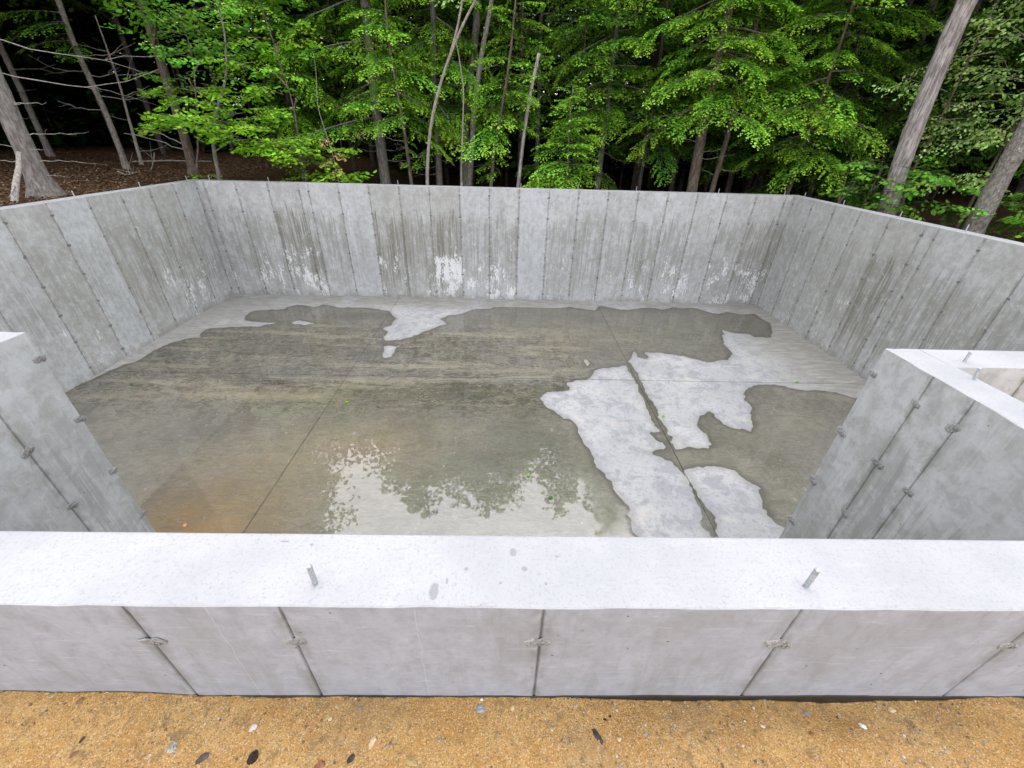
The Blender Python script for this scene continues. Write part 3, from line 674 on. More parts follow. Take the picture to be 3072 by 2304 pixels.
# the rain water is a thin sheet with the true outline of the puddles (marching squares over the wetness field)
g = .024
ax = np.arange(XL + .003, XR - .003, g); ay = np.arange(Y0 + TH + .004, YB - .003, g)
AX, AY = np.meshgrid(ax, ay, indexing='ij'); Sd = wetness(AX, AY); n2 = len(ay)
wv = [np.stack([AX, AY], -1).reshape(-1, 2)]; wsd = [Sd.ravel()]; cnt = AX.size
c4 = np.stack([Sd[:-1, :-1], Sd[1:, :-1], Sd[1:, 1:], Sd[:-1, 1:]], -1); full = (c4 < 0).all(-1); part = (c4 < 0).any(-1) & ~full
fi, fj_ = np.nonzero(full); quads = np.stack([fi * n2 + fj_, (fi + 1) * n2 + fj_, (fi + 1) * n2 + fj_ + 1, fi * n2 + fj_ + 1], -1)
byk = {}; cache = {}; newv = []
for a, b in zip(*np.nonzero(part)):
    ids = [a * n2 + b, (a + 1) * n2 + b, (a + 1) * n2 + b + 1, a * n2 + b + 1]; vals = c4[a, b]; out = []
    for k in range(4):
        p, q = ids[k], ids[(k + 1) % 4]; vp, vq = vals[k], vals[(k + 1) % 4]
        if vp < 0: out.append(p)
        if (vp < 0) != (vq < 0):
            key = (min(p, q), max(p, q))
            if key not in cache:
                t_ = vp / (vp - vq); cache[key] = cnt + len(newv); newv.append(wv[0][p] * (1 - t_) + wv[0][q] * t_)
            out.append(cache[key])
    if len(out) >= 3: byk.setdefault(len(out), []).append(out)
wxy = np.vstack([wv[0], np.array(newv)]); wsd = np.concatenate([wsd[0], np.zeros(len(newv))])
polys = [quads] + [np.array(v) for v in byk.values()]
used = np.unique(np.concatenate([p.ravel() for p in polys])); remap = np.zeros(len(wxy), int); remap[used] = np.arange(len(used))
wz = -H + .0012 + .002 * np.clip(-wsd[used] / .05, 0, 1)
tag(link('water', make_mesh('water', np.column_stack([wxy[used], wz]), [remap[p] for p in polys], M['water'], True, vattr=dict(wet=wsd[used]))), kind='structure')

# ================================================================== GROUND, SAND, STONES
def sstep(a, lo, hi):
    t = np.clip((a - lo) / (hi - lo), 0, 1); return t * t * (3 - 2 * t)
def ground_z(x, y):
    z = -.72 + .60 * sstep(-x, 3.6, 6.2)
    z = z + (-.56 - z) * sstep(-y, -2.2, -1.2)
    d = np.hypot(x, np.maximum(y, 0))
    z = z + .05 * vnoise(x, y, 41, 4, .9) * sstep(d, 6, 10) + .35 * sstep(d, 14, 40) + .12 * vnoise(x, y, 42, 2, .12) * sstep(d, 12, 20)
    return z
def gaxis(lo, hi, marks):
    a = list(np.arange(lo, hi + .01, .3)) + [hi + 2, hi + 5, hi + 12, hi + 30, hi + 80, hi + 160] + [lo - 2, lo - 5, lo - 12, lo - 30, lo - 80, lo - 160]
    a = [v for v in a if all(abs(v - m) > .12 for m in marks)] + marks
    return np.array(sorted(a))
mid = TH / 2
mx = [XL - mid, XJL - mid, XJR + mid, XR + mid]; my = [Y0 + mid, YJ - mid, YB + mid]
gx_, gy_ = gaxis(-18, 16, mx), gaxis(-6, 24, my)
GX, GY = np.meshgrid(gx_, gy_, indexing='ij'); GZg = ground_z(GX, GY)
cx = .5 * (gx_[1:] + gx_[:-1])[:, None]; cy = .5 * (gy_[1:] + gy_[:-1])[None]
hole = ((cx > mx[0]) & (cx < mx[3]) & (cy > my[1]) & (cy < my[2])) | ((cx > mx[1]) & (cx < mx[2]) & (cy > my[0]) & (cy < my[2]))
nx, ny = GX.shape; i = np.arange(nx - 1)[:, None] * ny; j = np.arange(ny - 1)[None]
Q = np.stack([i + j, i + ny + j, i + ny + j + 1, i + j + 1], -1)[~hole]
dout = np.maximum.reduce([mx[0] - GX, GX - mx[3], GY - my[2], (my[1] - GY)])
fill = 1 - sstep(dout + .25 * vnoise(GX, GY, 43, 3, 1.2), .35, .75)
tag(link('ground', make_mesh('ground', np.stack([GX, GY, GZg], -1).reshape(-1, 3), Q, M['ground'], True, vattr=dict(fill=fill.ravel()))), kind='structure')

def sand_z(x, y):
    near = sstep(y, .42, .541)
    return GZ - .004 + .006 * vnoise(x, y, 51, 4, 5.) + .0035 * vnoise(x, y, 52, 4, 26.) + .0015 * vnoise(x, y, 53, 2, 90.) - near * (.002 + .036 * np.clip(vnoise(x, y * 0, 54, 3, 1.9) + .25 * sstep(x, -.6, .6) - .02, 0, .8)) + .034 * near * sstep(-x, .62, 1.15) + .008 * near * vnoise(x, y * 0, 56, 3, 6.)
sx = np.array(list(np.arange(-9, -1.7, .3)) + list(np.arange(-1.7, 1.7, .010)) + list(np.arange(1.7, 9.1, .3)))
sx = np.array(sorted([v for v in sx if min(abs(v - XJL + mid), abs(v - XJR - mid)) > .02] + [XJL - mid, XJR + mid]))
sy = np.array([-9, -6, -4, -2.5, -1.5, -1, -.6, -.3, -.1, .1, .2, .26] + list(np.arange(.30, .540, .006)) + [Y0 - .0035, .75, 1.0, 1.3, 1.6, YJ - mid])
SX, SY = np.meshgrid(sx, sy, indexing='ij'); nx, ny = SX.shape; i = np.arange(nx - 1)[:, None] * ny; j = np.arange(ny - 1)[None]
inbay = ((sx[:-1] > XJL - mid - .001) & (sx[1:] < XJR + mid + .001))[:, None] & (sy[1:] > Y0)[None]      # the sand goes on round both sides of the bay
Q = np.stack([i + j, i + ny + j, i + ny + j + 1, i + j + 1], -1)[~inbay]
tag(link('sand', make_mesh('sand', np.stack([SX, SY, sand_z(SX, SY)], -1).reshape(-1, 3), Q, M['sand'], True)), kind='structure')
# loose grit: uncountable
g = Geo()
protos = [blob(1, (1, rng.uniform(.7, 1), rng.uniform(.5, .8)), .22, 0) for _ in range(12)]
for _ in range(11000):
    x, y = rng.uniform(-1.45, 1.5), rng.uniform(.30, .537)
    dens = .35 + .9 * (vnoise(np.array([x]), np.array([y]), 55, 3, 5.)[0] > 0.0) * (x > -.95)
    if rng.random() > dens: continue
    r = min(.0050, .0010 * rng.pareto(2.6) + .0011); v, f = protos[rng.integers(12)]; a = rng.uniform(0, 6.28); c, s_ = math.cos(a), math.sin(a)
    g.add((v * r * .9) @ np.array([[c, s_, 0], [-s_, c, 0], [0, 0, 1]]) + np.array([x, y, sand_z(np.array(x), np.array(y)) + r * .25]), [f])
tag(link('gravel', g.mesh('gravel', M['gravel'])), kind='stuff')

SM = dict(pale=mat_stone('pale_stone', (.50, .48, .44), (.72, .70, .66)), speck=mat_stone('speckled_granite', (.16, .15, .12), (.50, .48, .40), 110), purple=mat_stone('purple_brown_stone', (.075, .055, .05), (.13, .10, .095)), black=mat_stone('wet_black_clod', (.012, .009, .008), (.05, .03, .018), 120),
          brown=mat_stone('brown_clod', (.20, .11, .045), (.34, .21, .09)), rust=mat_stone('rusty_stone', (.20, .085, .04), (.33, .17, .09)), grey=mat_stone('grey_stone', (.24, .24, .24), (.38, .38, .38)), tan=mat_stone('tan_stone', (.52, .40, .24), (.68, .55, .36)), blue=mat_stone('blue_grey_stone', (.17, .20, .22), (.28, .31, .33)), white=mat_stone('white_quartz', (.62, .62, .64), (.85, .85, .87)), gold=mat_stone('golden_stone', (.36, .26, .10), (.50, .38, .17)), dark=mat_stone('dark_stone', (.035, .028, .026), (.09, .07, .06)))
STONES = [  # x, y, half length, half width, angle, material, label
    (-.672, .467, .015, .013, .4, 'pale', 'pale grey stone on the sand between the left anchor bolt and a black clod'),
    (-.861, .424, .023, .016, -.3, 'speck', 'largest stone on the sand, grey and speckled, left of the purple brown one'),
    (-.771, .402, .024, .012, .9, 'purple', 'flat purple brown oval stone between the speckled stone and the black clod'),
    (-.641, .402, .026, .017, 1.1, 'black', 'wet black clod at the bottom edge of the sand'),
    (-1.107, .440, .014, .005, 1.2, 'dark', 'dark sliver of stone on the sand, upper of two at the far left'),
    (-1.101, .409, .016, .005, 1.0, 'rust', 'thin reddish brown sliver under the dark sliver at the far left of the sand'),
    (-.458, .386, .022, .014, .5, 'rust', 'reddish crumbly stone cut by the bottom edge of the picture'),
    (-1.170, .520, .019, .009, .8, 'brown', 'brown clod of earth on the sand close to the wall at the far left'),
    (-.469, .484, .010, .008, 0, 'tan', 'cream stone on the sand directly below the left anchor bolt'),
    (-.053, .511, .019, .016, 0, 'grey', 'round flat grey stone pushed against the foot of the bay wall'),
    (-.050, .532, .006, .005, .3, 'white', 'tiny white pebble touching the wall above the round flat grey stone'),
    (.040, .511, .011, .008, 1.4, 'tan', 'tan pebble right of the round flat grey stone'),
    (-.336, .433, .021, .008, 1.3, 'tan', 'long pale tan stone lying alone in the left middle of the sand'),
    (.274, .447, .026, .008, -1.0, 'dark', 'long dark shard of slate in the right middle of the sand'),
    (.319, .494, .007, .005, .5, 'black', 'right hand one of two tiny black pebbles above the slate shard'),
    (.302, .486, .007, .005, 0, 'black', 'left hand one of two tiny black pebbles above the slate shard'),
    (-.224, .392, .023, .012, -.5, 'gold', 'golden brown stone at the bottom edge beside the long pale tan stone'),
    (-.394, .508, .010, .007, .8, 'blue', 'bluish grey pebble near the wall below the scuffed patch'),
    (-.157, .440, .007, .006, 0, 'blue', 'small bluish pebble in the middle of the sand'),
    (.331, .440, .009, .008, .4, 'tan', 'cream pebble just right of the slate shard'),
    (.407, .453, .008, .007, 0, 'grey', 'small grey pebble right of the cream pebble by the slate shard'),
    (-.383, .400, .017, .009, 1.2, 'dark', 'dark brown stone at the bottom edge left of the golden brown one'),
    (.904, .507, .018, .009, -.9, 'blue', 'long blue grey stone on the sand below the right anchor bolt'),
    (1.043, .474, .018, .009, -.8, 'white', 'white quartz shard with grey streaks on the right part of the sand'),
    (.874, .453, .011, .008, 0, 'rust', 'dark red stone below the long blue grey stone'),
    (1.160, .513, .015, .009, 0, 'tan', 'tan stone nearest the wall at the right end of the sand'),
    (.993, .498, .008, .007, 0, 'purple', 'purplish pebble between the blue grey stone and the white shard'),
    (.746, .470, .011, .006, -.6, 'pale', 'whitish flake of stone left of the dark red stone'),
]
for x, y, a, b, ang, mk, lab in STONES:
    v, f = blob(1, (1, 1, 1), .27, 2)
    v = v * np.array([a * .62, (.6 * b + .25 * a) * .70, b * .5])
    o = link('stone', make_mesh('stone', v, f, SM[mk], False)); o.rotation_euler = (0, 0, ang)
    o.location = (x, y, float(sand_z(np.array(x), np.array(y))) + b * .02)
    tag(o, lab, 'stone')
# ================================================================== FOREST
def hemlock_spray(L, r, coarse=False):
    """flat feathery conifer branch along +x, drooping; returns leaflet quads (n,4,3), tip, wood path"""
    droop = r.uniform(.14, .34); bend = r.uniform(-.15, .15)
    def axis_(t): return np.stack([t * L, bend * L * t * t, L * (.10 * t - droop * t * t)], -1)
    step = .11 if coarse else .062
    lw = (.15, .075) if coarse else (.062, .018)
    quads = []; tips = []
    ts = np.arange(.10, 1.0, step / L)
    for t in ts:
        for sd in (-1, 1):
            tl = L * (.06 + .33 * math.sin(math.pi * min(1, (t * .80 + .16)))) * r.uniform(.65, 1.15)
            if tl < .05: tl = .05
            a = sd * R(62 - 26 * t + r.normal(0, 7))
            o = axis_(np.array([t + r.uniform(-.02, .02)]))[0]
            n = max(2, int(tl / (.10 if coarse else .027)))
            s = (np.arange(n) + r.uniform(.2, .8, n)) / n
            dirx, diry = math.cos(a), math.sin(a)
            dz = -r.uniform(.22, .48)
            P = o + np.stack([dirx * s * tl, diry * s * tl, dz * s * s * tl + r.normal(0, .008, n)], -1)
            la = a + np.where(np.arange(n) % 2 == 0, 1, -1) * R(38) + r.normal(0, .2, n)
            ll = lw[0] * r.uniform(.7, 1.25, n) * (1 - .35 * s); ww = lw[1] * r.uniform(.8, 1.2, n)
            D = np.stack([np.cos(la), np.sin(la), dz * 1.5 * s + r.normal(0, .18, n)], -1); D /= np.linalg.norm(D, axis=1)[:, None]
            S_ = np.stack([-np.sin(la), np.cos(la), r.normal(0, .45, n)], -1); S_ -= (S_ * D).sum(1)[:, None] * D; S_ /= np.linalg.norm(S_, axis=1)[:, None]
            q = np.stack([P, P + D * ll[:, None] * .45 + S_ * ww[:, None], P + D * ll[:, None], P + D * ll[:, None] * .45 - S_ * ww[:, None]], 1)
            quads.append(q); tips.append(np.clip(.14 + .60 * s + .40 * t + r.normal(0, .10, n), 0, 1))
    return np.concatenate(quads), np.concatenate(tips), axis_(np.linspace(0, 1, 5))

def leafy_spray(L, r, leaf=.075, coarse=False, hang=.25, spread=.34, dens=.055):
    """broadleaf branch along +x carrying layered leaves (hexagons)"""
    droop = r.uniform(.02, .18); bend = r.uniform(-.2, .2)
    def axis_(t): return np.stack([t * L, bend * L * t * t, L * (.12 * t - droop * t * t)], -1)
    if coarse: leaf *= 1.9; dens *= 2.0
    Ps = []; Ds = []; tp = []
    for t in np.arange(.18, 1.0, .11 / max(L, .5) * (1.6 if coarse else 1)):
        for sd in (-1, 1):
            if r.random() < .12: continue
            tl = L * (.10 + spread * math.sin(math.pi * min(1, t * .82 + .15))) * r.uniform(.6, 1.2)
            a = sd * R(52 - 20 * t + r.normal(0, 12)); o = axis_(np.array([t]))[0]
            n = max(2, int(tl / dens)); s = (np.arange(n) + r.uniform(.2, .8, n)) / n
            Ps.append(o + np.stack([math.cos(a) * s * tl, math.sin(a) * s * tl, -hang * .6 * s * s * tl + r.normal(0, .022, n)], -1))
            la = a + np.where(np.arange(n) % 2 == 0, 1, -1) * R(48) + r.normal(0, .35, n)
            Ds.append(np.stack([np.cos(la), np.sin(la), -hang + r.normal(0, .22, n)], -1)); tp.append(np.clip(.35 + .35 * s + .35 * t + r.normal(0, .14, n), 0, 1))
    P = np.concatenate(Ps); D = np.concatenate(Ds); D /= np.linalg.norm(D, axis=1)[:, None]; tp = np.concatenate(tp); n = len(P)
    S_ = np.cross(np.tile([0, 0, 1.], (n, 1)) + r.normal(0, .33, (n, 3)), D); S_ /= np.linalg.norm(S_, axis=1)[:, None]
    N_ = np.cross(D, S_)
    l = leaf * r.uniform(.65, 1.25, n)[:, None]; w = l * r.uniform(.28, .36, n)[:, None]
    f = .12 * l * N_
    q = np.stack([P, P + D * l * .30 - S_ * w * .85 - f, P + D * l * .66 - S_ * w * .8 - f, P + D * l, P + D * l * .66 + S_ * w * .8 - f, P + D * l * .30 + S_ * w * .85 - f], 1)
    return q, tp, axis_(np.linspace(0, 1, 5))

LIB = {}
def lib(kind, L, coarse):
    Ls = (.5, .8, 1.15, 1.6, 2.2); k = int(np.argmin([abs(L - a) for a in Ls])); key = (kind, k, coarse)
    if key not in LIB:
        r = np.random.default_rng(100 + 17 * k + (5 if coarse else 0) + sum(map(ord, kind)))
        f = dict(hemlock=lambda: hemlock_spray(Ls[k], r, coarse), beech=lambda: leafy_spray(Ls[k], r, .088, coarse, .18, .38, .045), maple=lambda: leafy_spray(Ls[k], r, .105, coarse, .3, .36, .07),
                 aspen=lambda: leafy_spray(Ls[k], r, .070, coarse, .75, .36, .06))[kind]
        LIB[key] = [f() for _ in range(3)]
    v = LIB[key]; return v[rng.integers(len(v))], Ls[k]

class Tree:
    def __init__(s, name, label, cat, base, path, r0, bark, top=None, r1=None, flare=.5, group=None, sides=10, wob=.05):
        s.base = np.array(base, float); s.root = tag(empty(name, tuple(base)), label, cat, group)
        pts = [s.base] + [np.array(p, float) for p in path]
        if top is not None and top > pts[-1][2] + .2:
            d = pts[-1] - pts[0]; d = d / d[2]
            for z in np.linspace(pts[-1][2], top, 5)[1:]:
                pts.append(pts[-1] + d * .4 * (z - pts[-1][2]) * np.array([1, 1, 0]) + np.array([rng.normal(0, wob), rng.normal(0, wob), z - pts[-1][2]]))
        s.path = smooth_path(pts, max(8, int(np.linalg.norm(pts[-1] - pts[0]) / .16)))
        h = s.path[:, 2] - s.base[2]; H_ = h[-1] + 1e-6
        r1 = r0 * .22 if r1 is None else r1
        s.rad = (r0 + (r1 - r0) * (h / H_)) * (1 + flare * np.exp(-np.clip(h, 0, 99) / .20))
        s.geo = Geo(); s.leaf = {}; s.bark = bark; s.branches = []
        # roots go a little under the forest floor
        p2 = np.vstack([s.path[0] - np.array([0, 0, .25]), s.path]); r2 = np.append(s.rad[0] * 1.1, s.rad)
        v, p = tube(p2 - s.base, r2, sides, .035); s.geo.add(v, p)
    def at(s, z):
        return np.array([np.interp(z, s.path[:, 2], s.path[:, k]) for k in range(3)]), float(np.interp(z, s.path[:, 2], s.rad))
    def spray(s, kind, pos, az, pitch, L, roll=0.0, coarse=False, wood=True):
        (q, tp, ax), Lk = lib(kind, L, coarse); sc = L / Lk
        ca, sa, cp, sp, cr, sr = math.cos(az), math.sin(az), math.cos(pitch), math.sin(pitch), math.cos(roll), math.sin(roll)
        Rm = np.array([[ca, -sa, 0], [sa, ca, 0], [0, 0, 1]]) @ np.array([[cp, 0, -sp], [0, 1, 0], [sp, 0, cp]]) @ np.array([[1, 0, 0], [0, cr, -sr], [0, sr, cr]])
        o = np.asarray(pos) - s.base
        k = rng.random(len(q)) > .06
        s.leaf.setdefault(q.shape[1], []).append(((q[k] * sc) @ Rm.T + o, tp[k], np.clip(rng.random() * .55 + rng.random(k.sum()) * .45, 0, 1)))
        if wood:
            w_ = (ax * sc) @ Rm.T + o; v, p = tube(w_, np.linspace(.009, .002, 5) * (.35 + L * .5), 4, 0, cap=False); s.geo.add(v, p)
    def crown(s, kind, z0, z1, Rm, n, shape='cone', low=.0, pitch=(8, -6), coarse_z=4.3, back=1.0, azf=None):
        zs = z0 + (z1 - z0) * (np.arange(n) + rng.random(n)) / n; az = rng.random() * 6.28
        for z in zs:
            az += 2.4 + rng.normal(0, .5); a = az if azf is None else azf()
            u = (z - z0) / (z1 - z0 + 1e-6)
            pr = (1 - u) ** .8 * .9 + .12 if shape == 'cone' else math.sin(math.pi * min(1, .12 + .86 * u)) ** .7 if shape == 'round' else 1 - .3 * u
            L = max(.35, Rm * pr * rng.uniform(.65, 1.15)); p, r = s.at(z); coarse = z > coarse_z
            if coarse and rng.random() < .15: continue
            pt = R(pitch[0] + (pitch[1] - pitch[0]) * (1 - u) + rng.normal(0, 8))
            # a long bough carries several sprays along it
            if L > 1.3 and not coarse:
                d = np.array([math.cos(a), math.sin(a), math.tan(pt)]); bl = L - .9
                q = p + d * bl
                v, pp = tube(np.stack([p, p + d * bl * .5 + [0, 0, .03], q, q + d * .3]) - s.base, [.022, .016, .010, .004], 5); s.geo.add(v, pp)
                s.spray(kind, q, a, pt - .1, rng.uniform(.9, 1.2), rng.normal(0, .2), coarse)
                for f in np.arange(.25, 1.0, .42 / max(bl, .42)):
                    for sd in (-1, 1):
                        s.spray(kind, p + d * bl * f, a + sd * R(rng.uniform(35, 65)), pt - .12, rng.uniform(.45, .85), rng.normal(0, .25), coarse)
            else:
                s.spray(kind, p, a, pt, L, rng.normal(0, .2), coarse)
    def dead(s, z, az, L, pitch=0.0, sag=.1, r=.012, twigs=3, curve=0.0):
        p, rr = s.at(z); t = np.linspace(0, 1, 9)
        d = np.array([math.cos(az), math.sin(az), 0]); e = np.array([-math.sin(az), math.cos(az), 0])
        P = p - s.base + t[:, None] * L * d + (curve * L * t ** 2)[:, None] * e + (np.tan(pitch) * L * t - sag * L * np.sin(t * math.pi))[:, None] * np.array([0, 0, 1])
        P[1:] += rng.normal(0, .012 * L ** .5, (8, 3))
        g = Geo(); v, pl = tube(P, np.linspace(r, r * .25, 9), 5, .08); g.add(v, pl)
        for _ in range(twigs):
            f = rng.integers(3, 8); a2 = az + rng.choice([-1, 1]) * rng.uniform(.4, 1.1); l2 = L * rng.uniform(.15, .4)
            tt = np.linspace(0, 1, 5)[:, None]; q = P[f] + tt * l2 * np.array([math.cos(a2), math.sin(a2), rng.uniform(-.3, .5)]) + rng.normal(0, .012, (5, 3)) * tt
            v, pl = tube(q, np.linspace(r * .45, r * .12, 5), 4, 0); g.add(v, pl)
        s.branches.append(g)
    def build(s, leafmat=None, deadmat='dead'):
        link('trunk', s.geo.mesh('trunk', M[s.bark], True), s.root)
        if s.leaf:
            V = []; P = []; tp = []; rn = []; n = 0
            for k, lst in sorted(s.leaf.items()):
                q = np.concatenate([a[0] for a in lst]); m = len(q)
                V.append(q.reshape(-1, 3)); P.append(n + np.arange(m * k).reshape(m, k)); n += m * k
                tp.append(np.concatenate([a[1] for a in lst])); rn.append(np.concatenate([a[2] for a in lst]))
            link('crown', make_mesh('crown', np.vstack(V), P, M[leafmat], fattr=dict(tip=np.concatenate(tp), rnd=np.concatenate(rn))), s.root)
        for g in s.branches: link('branch', g.mesh('branch', M[deadmat], True), s.root)
        return s

def gz(x, y): return float(ground_z(np.array(float(x)), np.array(float(y))))
def B(x, y): return (x, y, gz(x, y))
FRONT = -math.pi / 2                       # towards the clearing
def azfront(w=1.2): return lambda: FRONT + rng.normal(0, w)

# ---------------- left: the dark, open part of the wood
t = Tree('spruce_tree', 'big bare grey trunk with a flared foot standing just behind the left wall', 'tree', B(-7.62, 7.44), [(-7.57, 7.44, .66), (-7.50, 7.44, 1.42), (-7.42, 7.44, 2.4)], .135, 'bark_grey', top=12.5, flare=.95, sides=14)
for z, az, L, pt, sg, c in ((1.15, .15, .55, .05, .02, 0), (1.12, 0.0, .35, .1, .0, 0), (.72, .1, .75, .06, -.04, .1), (.55, -.2, .40, 0, .0, 0), (.36, .05, .85, .02, -.05, 0), (.20, -.1, .55, -.05, .0, 0), (.55, 3.0, .8, .1, 0, 0), (.4, 3.3, .7, -.05, 0, 0), (.25, 2.9, .6, -.15, 0, 0), (1.55, .5, 2.0, .10, .12, .12), (1.95, .55, 2.1, -.04, .06, -.1), (1.75, -2.2, .9, .1, 0, 0)):
    t.dead(z, az, L, pt, sg, .008, 2 if L > .7 else 0, c)
t.crown('hemlock', 4.2, 12.3, 2.3, 60, 'cone', coarse_z=4)
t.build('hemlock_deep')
t = Tree('dead_pole', 'pale forked dead pole leaning against the big grey trunk on the left', 'dead branch', (-7.30, 6.6, -.14), [(-7.34, 6.83, .15), (-7.44, 7.1, .34), (-7.47, 7.22, .52)], .045, 'dead', flare=0, r1=.03, wob=0)
t.dead(.20, -1.2, .4, -.5, 0, .016, 0); t.build()
t = Tree('hemlock_tree', 'slim lichen spotted trunk in the dark left part, one green spray high on it', 'tree', B(-10.25, 12.48), [(-10.18, 12.48, 1.12), (-10.30, 12.48, 2.5), (-10.2, 12.48, 3.3)], .068, 'bark_lichen', top=13)
for z, az, L in ((2.45, -1.0, 1.1), (2.55, -2.2, 1.0), (2.85, -1.5, 1.1), (2.7, 2.9, .9), (2.9, -2.8, 1.3), (3.05, -2.2, 1.4)): t.spray('hemlock', t.at(z)[0], az, -.12, L)
for z, az, L in ((1.7, -.3, 1.9), (1.9, -.5, 1.5), (2.3, .2, 1.3), (1.2, -2.5, .8), (1.5, 0.1, 1.4), (2.0, 2.9, 1.6)): t.dead(z, az, L, rng.uniform(-.1, .25), .08, .010, 3)
t.crown('hemlock', 4.4, 12.8, 2.6, 60, 'cone'); t.build('hemlock_deep')
t = Tree('spruce_tree', 'thin dark trunk farthest left, seen through the dead branches of the big grey trunk', 'tree', B(-14.5, 14.95), [(-14.45, 14.95, 1.4), (-14.4, 14.95, 2.7)], .085, 'bark_grey', top=13)
for z in (1.0, 1.6, 2.2): t.dead(z, rng.uniform(-2.5, 0), 1.4, .1, .05, .010, 3)
t.crown('hemlock', 4.0, 12.8, 2.6, 60, 'cone'); t.build('hemlock_deep')
t = Tree('dead_sapling', 'thin leafless grey sapling between the lichen spotted trunk and the beeches', 'dead tree', B(-10.66, 13.56), [(-10.5, 13.56, 1.15), (-10.4, 13.56, 1.8), (-10.3, 13.5, 3.2)], .042, 'dead', r1=.012)
for z, az, L in ((.25, 0, .9), (1.0, 3.0, .7), (1.5, -.4, 1.0), (2.0, .5, 1.1), (2.5, -2.5, .9)): t.dead(z, az, L, .2, .03, .009, 3)
t.build()
t = Tree('maple_tree', 'dark trunk rising through the bright layered leaves at the back left corner of the foundation', 'tree', B(-7.82, 11.5), [(-7.75, 11.5, .81), (-7.72, 11.5, 2.2), (-7.7, 11.5, 3.1)], .105, 'bark_brown', top=11)
for z, az, L in ((.35, -2.6, 1.1), (.5, -3.0, .9)): t.dead(z, az, L, .35, -.06, .016, 3)
for z, az, L, p in ((2.4, -.9, 2.0, .10), (2.7, -.5, 2.2, .08), (2.9, -1.1, 2.0, .06), (2.6, .2, 1.9, .10), (3.1, -.8, 2.4, .05), (3.3, -1.2, 2.2, .0), (2.2, -.4, 2.0, .06), (3.3, 0, 2.4, 0)):
    a0, r_ = t.at(z)
    for k in range(5):
        f = .25 + .19 * k; q = a0 + L * f * np.array([math.cos(az), math.sin(az), math.tan(p)])
        for sd in (-1, 0, 1):
            if rng.random() < .8: t.spray('maple', q, az + sd * R(rng.uniform(30, 60)), p - .05, rng.uniform(.5, .9), rng.normal(0, .15))
    v, pl = tube(np.stack([a0, a0 + L * .5 * np.array([math.cos(az), math.sin(az), math.tan(p)]), a0 + L * np.array([math.cos(az), math.sin(az), math.tan(p)])]) - t.base, [.025, .016, .007], 5); t.geo.add(v, pl)
t.crown('maple', 4.3, 10.8, 1.9, 95, 'round', pitch=(30, 5), coarse_z=3.9, azf=lambda: 2.6 + rng.normal(0, .7)); t.build('maple')
# beech saplings with layered leaves
def layered(t, kind, layers):
    for x, y, z, rx, ry, n in layers:
        c = np.array([x, y, z])
        for _ in range(n):
            a = rng.uniform(0, 6.28); rr = math.sqrt(rng.random()); p = c + np.array([rx * rr * math.cos(a), ry * rr * math.sin(a), rng.normal(0, .05)])
            t.spray(kind, p, a + rng.normal(0, .6), rng.normal(-.05, .10), rng.uniform(.38, .70), rng.normal(0, .18))
        st, r_ = t.at(min(max(z - .25, t.base[2] + .2), t.path[-1, 2]))
        v, pl = tube(np.stack([st, .5 * (st + c) + [0, 0, .08], c]) - t.base, [.016, .012, .006], 5); t.geo.add(v, pl)
t = Tree('beech_sapling', 'crooked grey beech sapling with bright flat layers of leaves behind the back left corner', 'tree', B(-6.16, 9.78), [(-6.11, 9.78, .35), (-6.13, 9.85, .6), (-6.0, 10.1, 1.2), (-5.7, 10.3, 1.75)], .040, 'bark_grey', top=3.4)
layered(t, 'beech', [(-5.9, 9.7, 1.02, .75, .45, 22), (-6.35, 9.75, .93, .5, .35, 13), (-5.25, 9.75, .72, .65, .4, 18), (-5.55, 9.6, .88, .6, .35, 16), (-6.1, 10.0, 1.38, .55, .4, 13), (-6.5, 10.0, 1.55, .45, .35, 9), (-5.4, 10.1, 1.18, .6, .4, 13)])
for z, az, L in ((.9, 3.0, .8),): t.dead(z, az, L, .1, 0, .007, 1)
t.build('beech')
t = Tree('beech_sapling', 'small slanting beech stem left of the crooked one, its top lost in the leaves', 'tree', B(-6.66, 9.72), [(-6.40, 9.72, .43), (-6.27, 9.72, .78), (-6.1, 9.9, 1.7)], .021, 'bark_brown', top=2.6, r1=.006)
layered(t, 'maple', [(-6.3, 9.9, 1.75, .6, .4, 8), (-5.8, 10.1, 2.05, .6, .4, 9)]); t.build('maple')
t = Tree('beech_sapling', 'beech sapling whose lowest leafy branch hangs to the top of the back wall', 'tree', B(-4.55, 10.3), [(-4.55, 10.3, .5), (-4.5, 10.35, 1.2)], .024, 'bark_brown', top=2.9)
layered(t, 'beech', [(-4.75, 9.95, .55, .55, .35, 15), (-4.3, 10.1, .33, .5, .3, 12), (-5.0, 10.0, .68, .45, .3, 10), (-4.05, 10.1, .48, .35, .3, 6)])
layered(t, 'maple', [(-4.3, 10.3, 1.5, .6, .4, 8), (-4.9, 10.3, 1.9, .6, .4, 9), (-4.5, 10.4, 2.4, .7, .4, 10)])
t.build('beech')
t = Tree('withered_sapling', 'thin stem with a few withered brown leaves beside the low leafy beech branch', 'tree', B(-3.75, 10.2), [(-3.8, 10.2, .5), (-3.95, 10.25, 1.2)], .012, 'bark_pale', top=2.2, r1=.004)
for z, a in ((.25, -1.2), (.4, -2.0), (.55, -.6), (.8, -1.6)): t.spray('beech', t.at(z)[0], a, -.5, .35, 0)
t.build('tan_leaf')

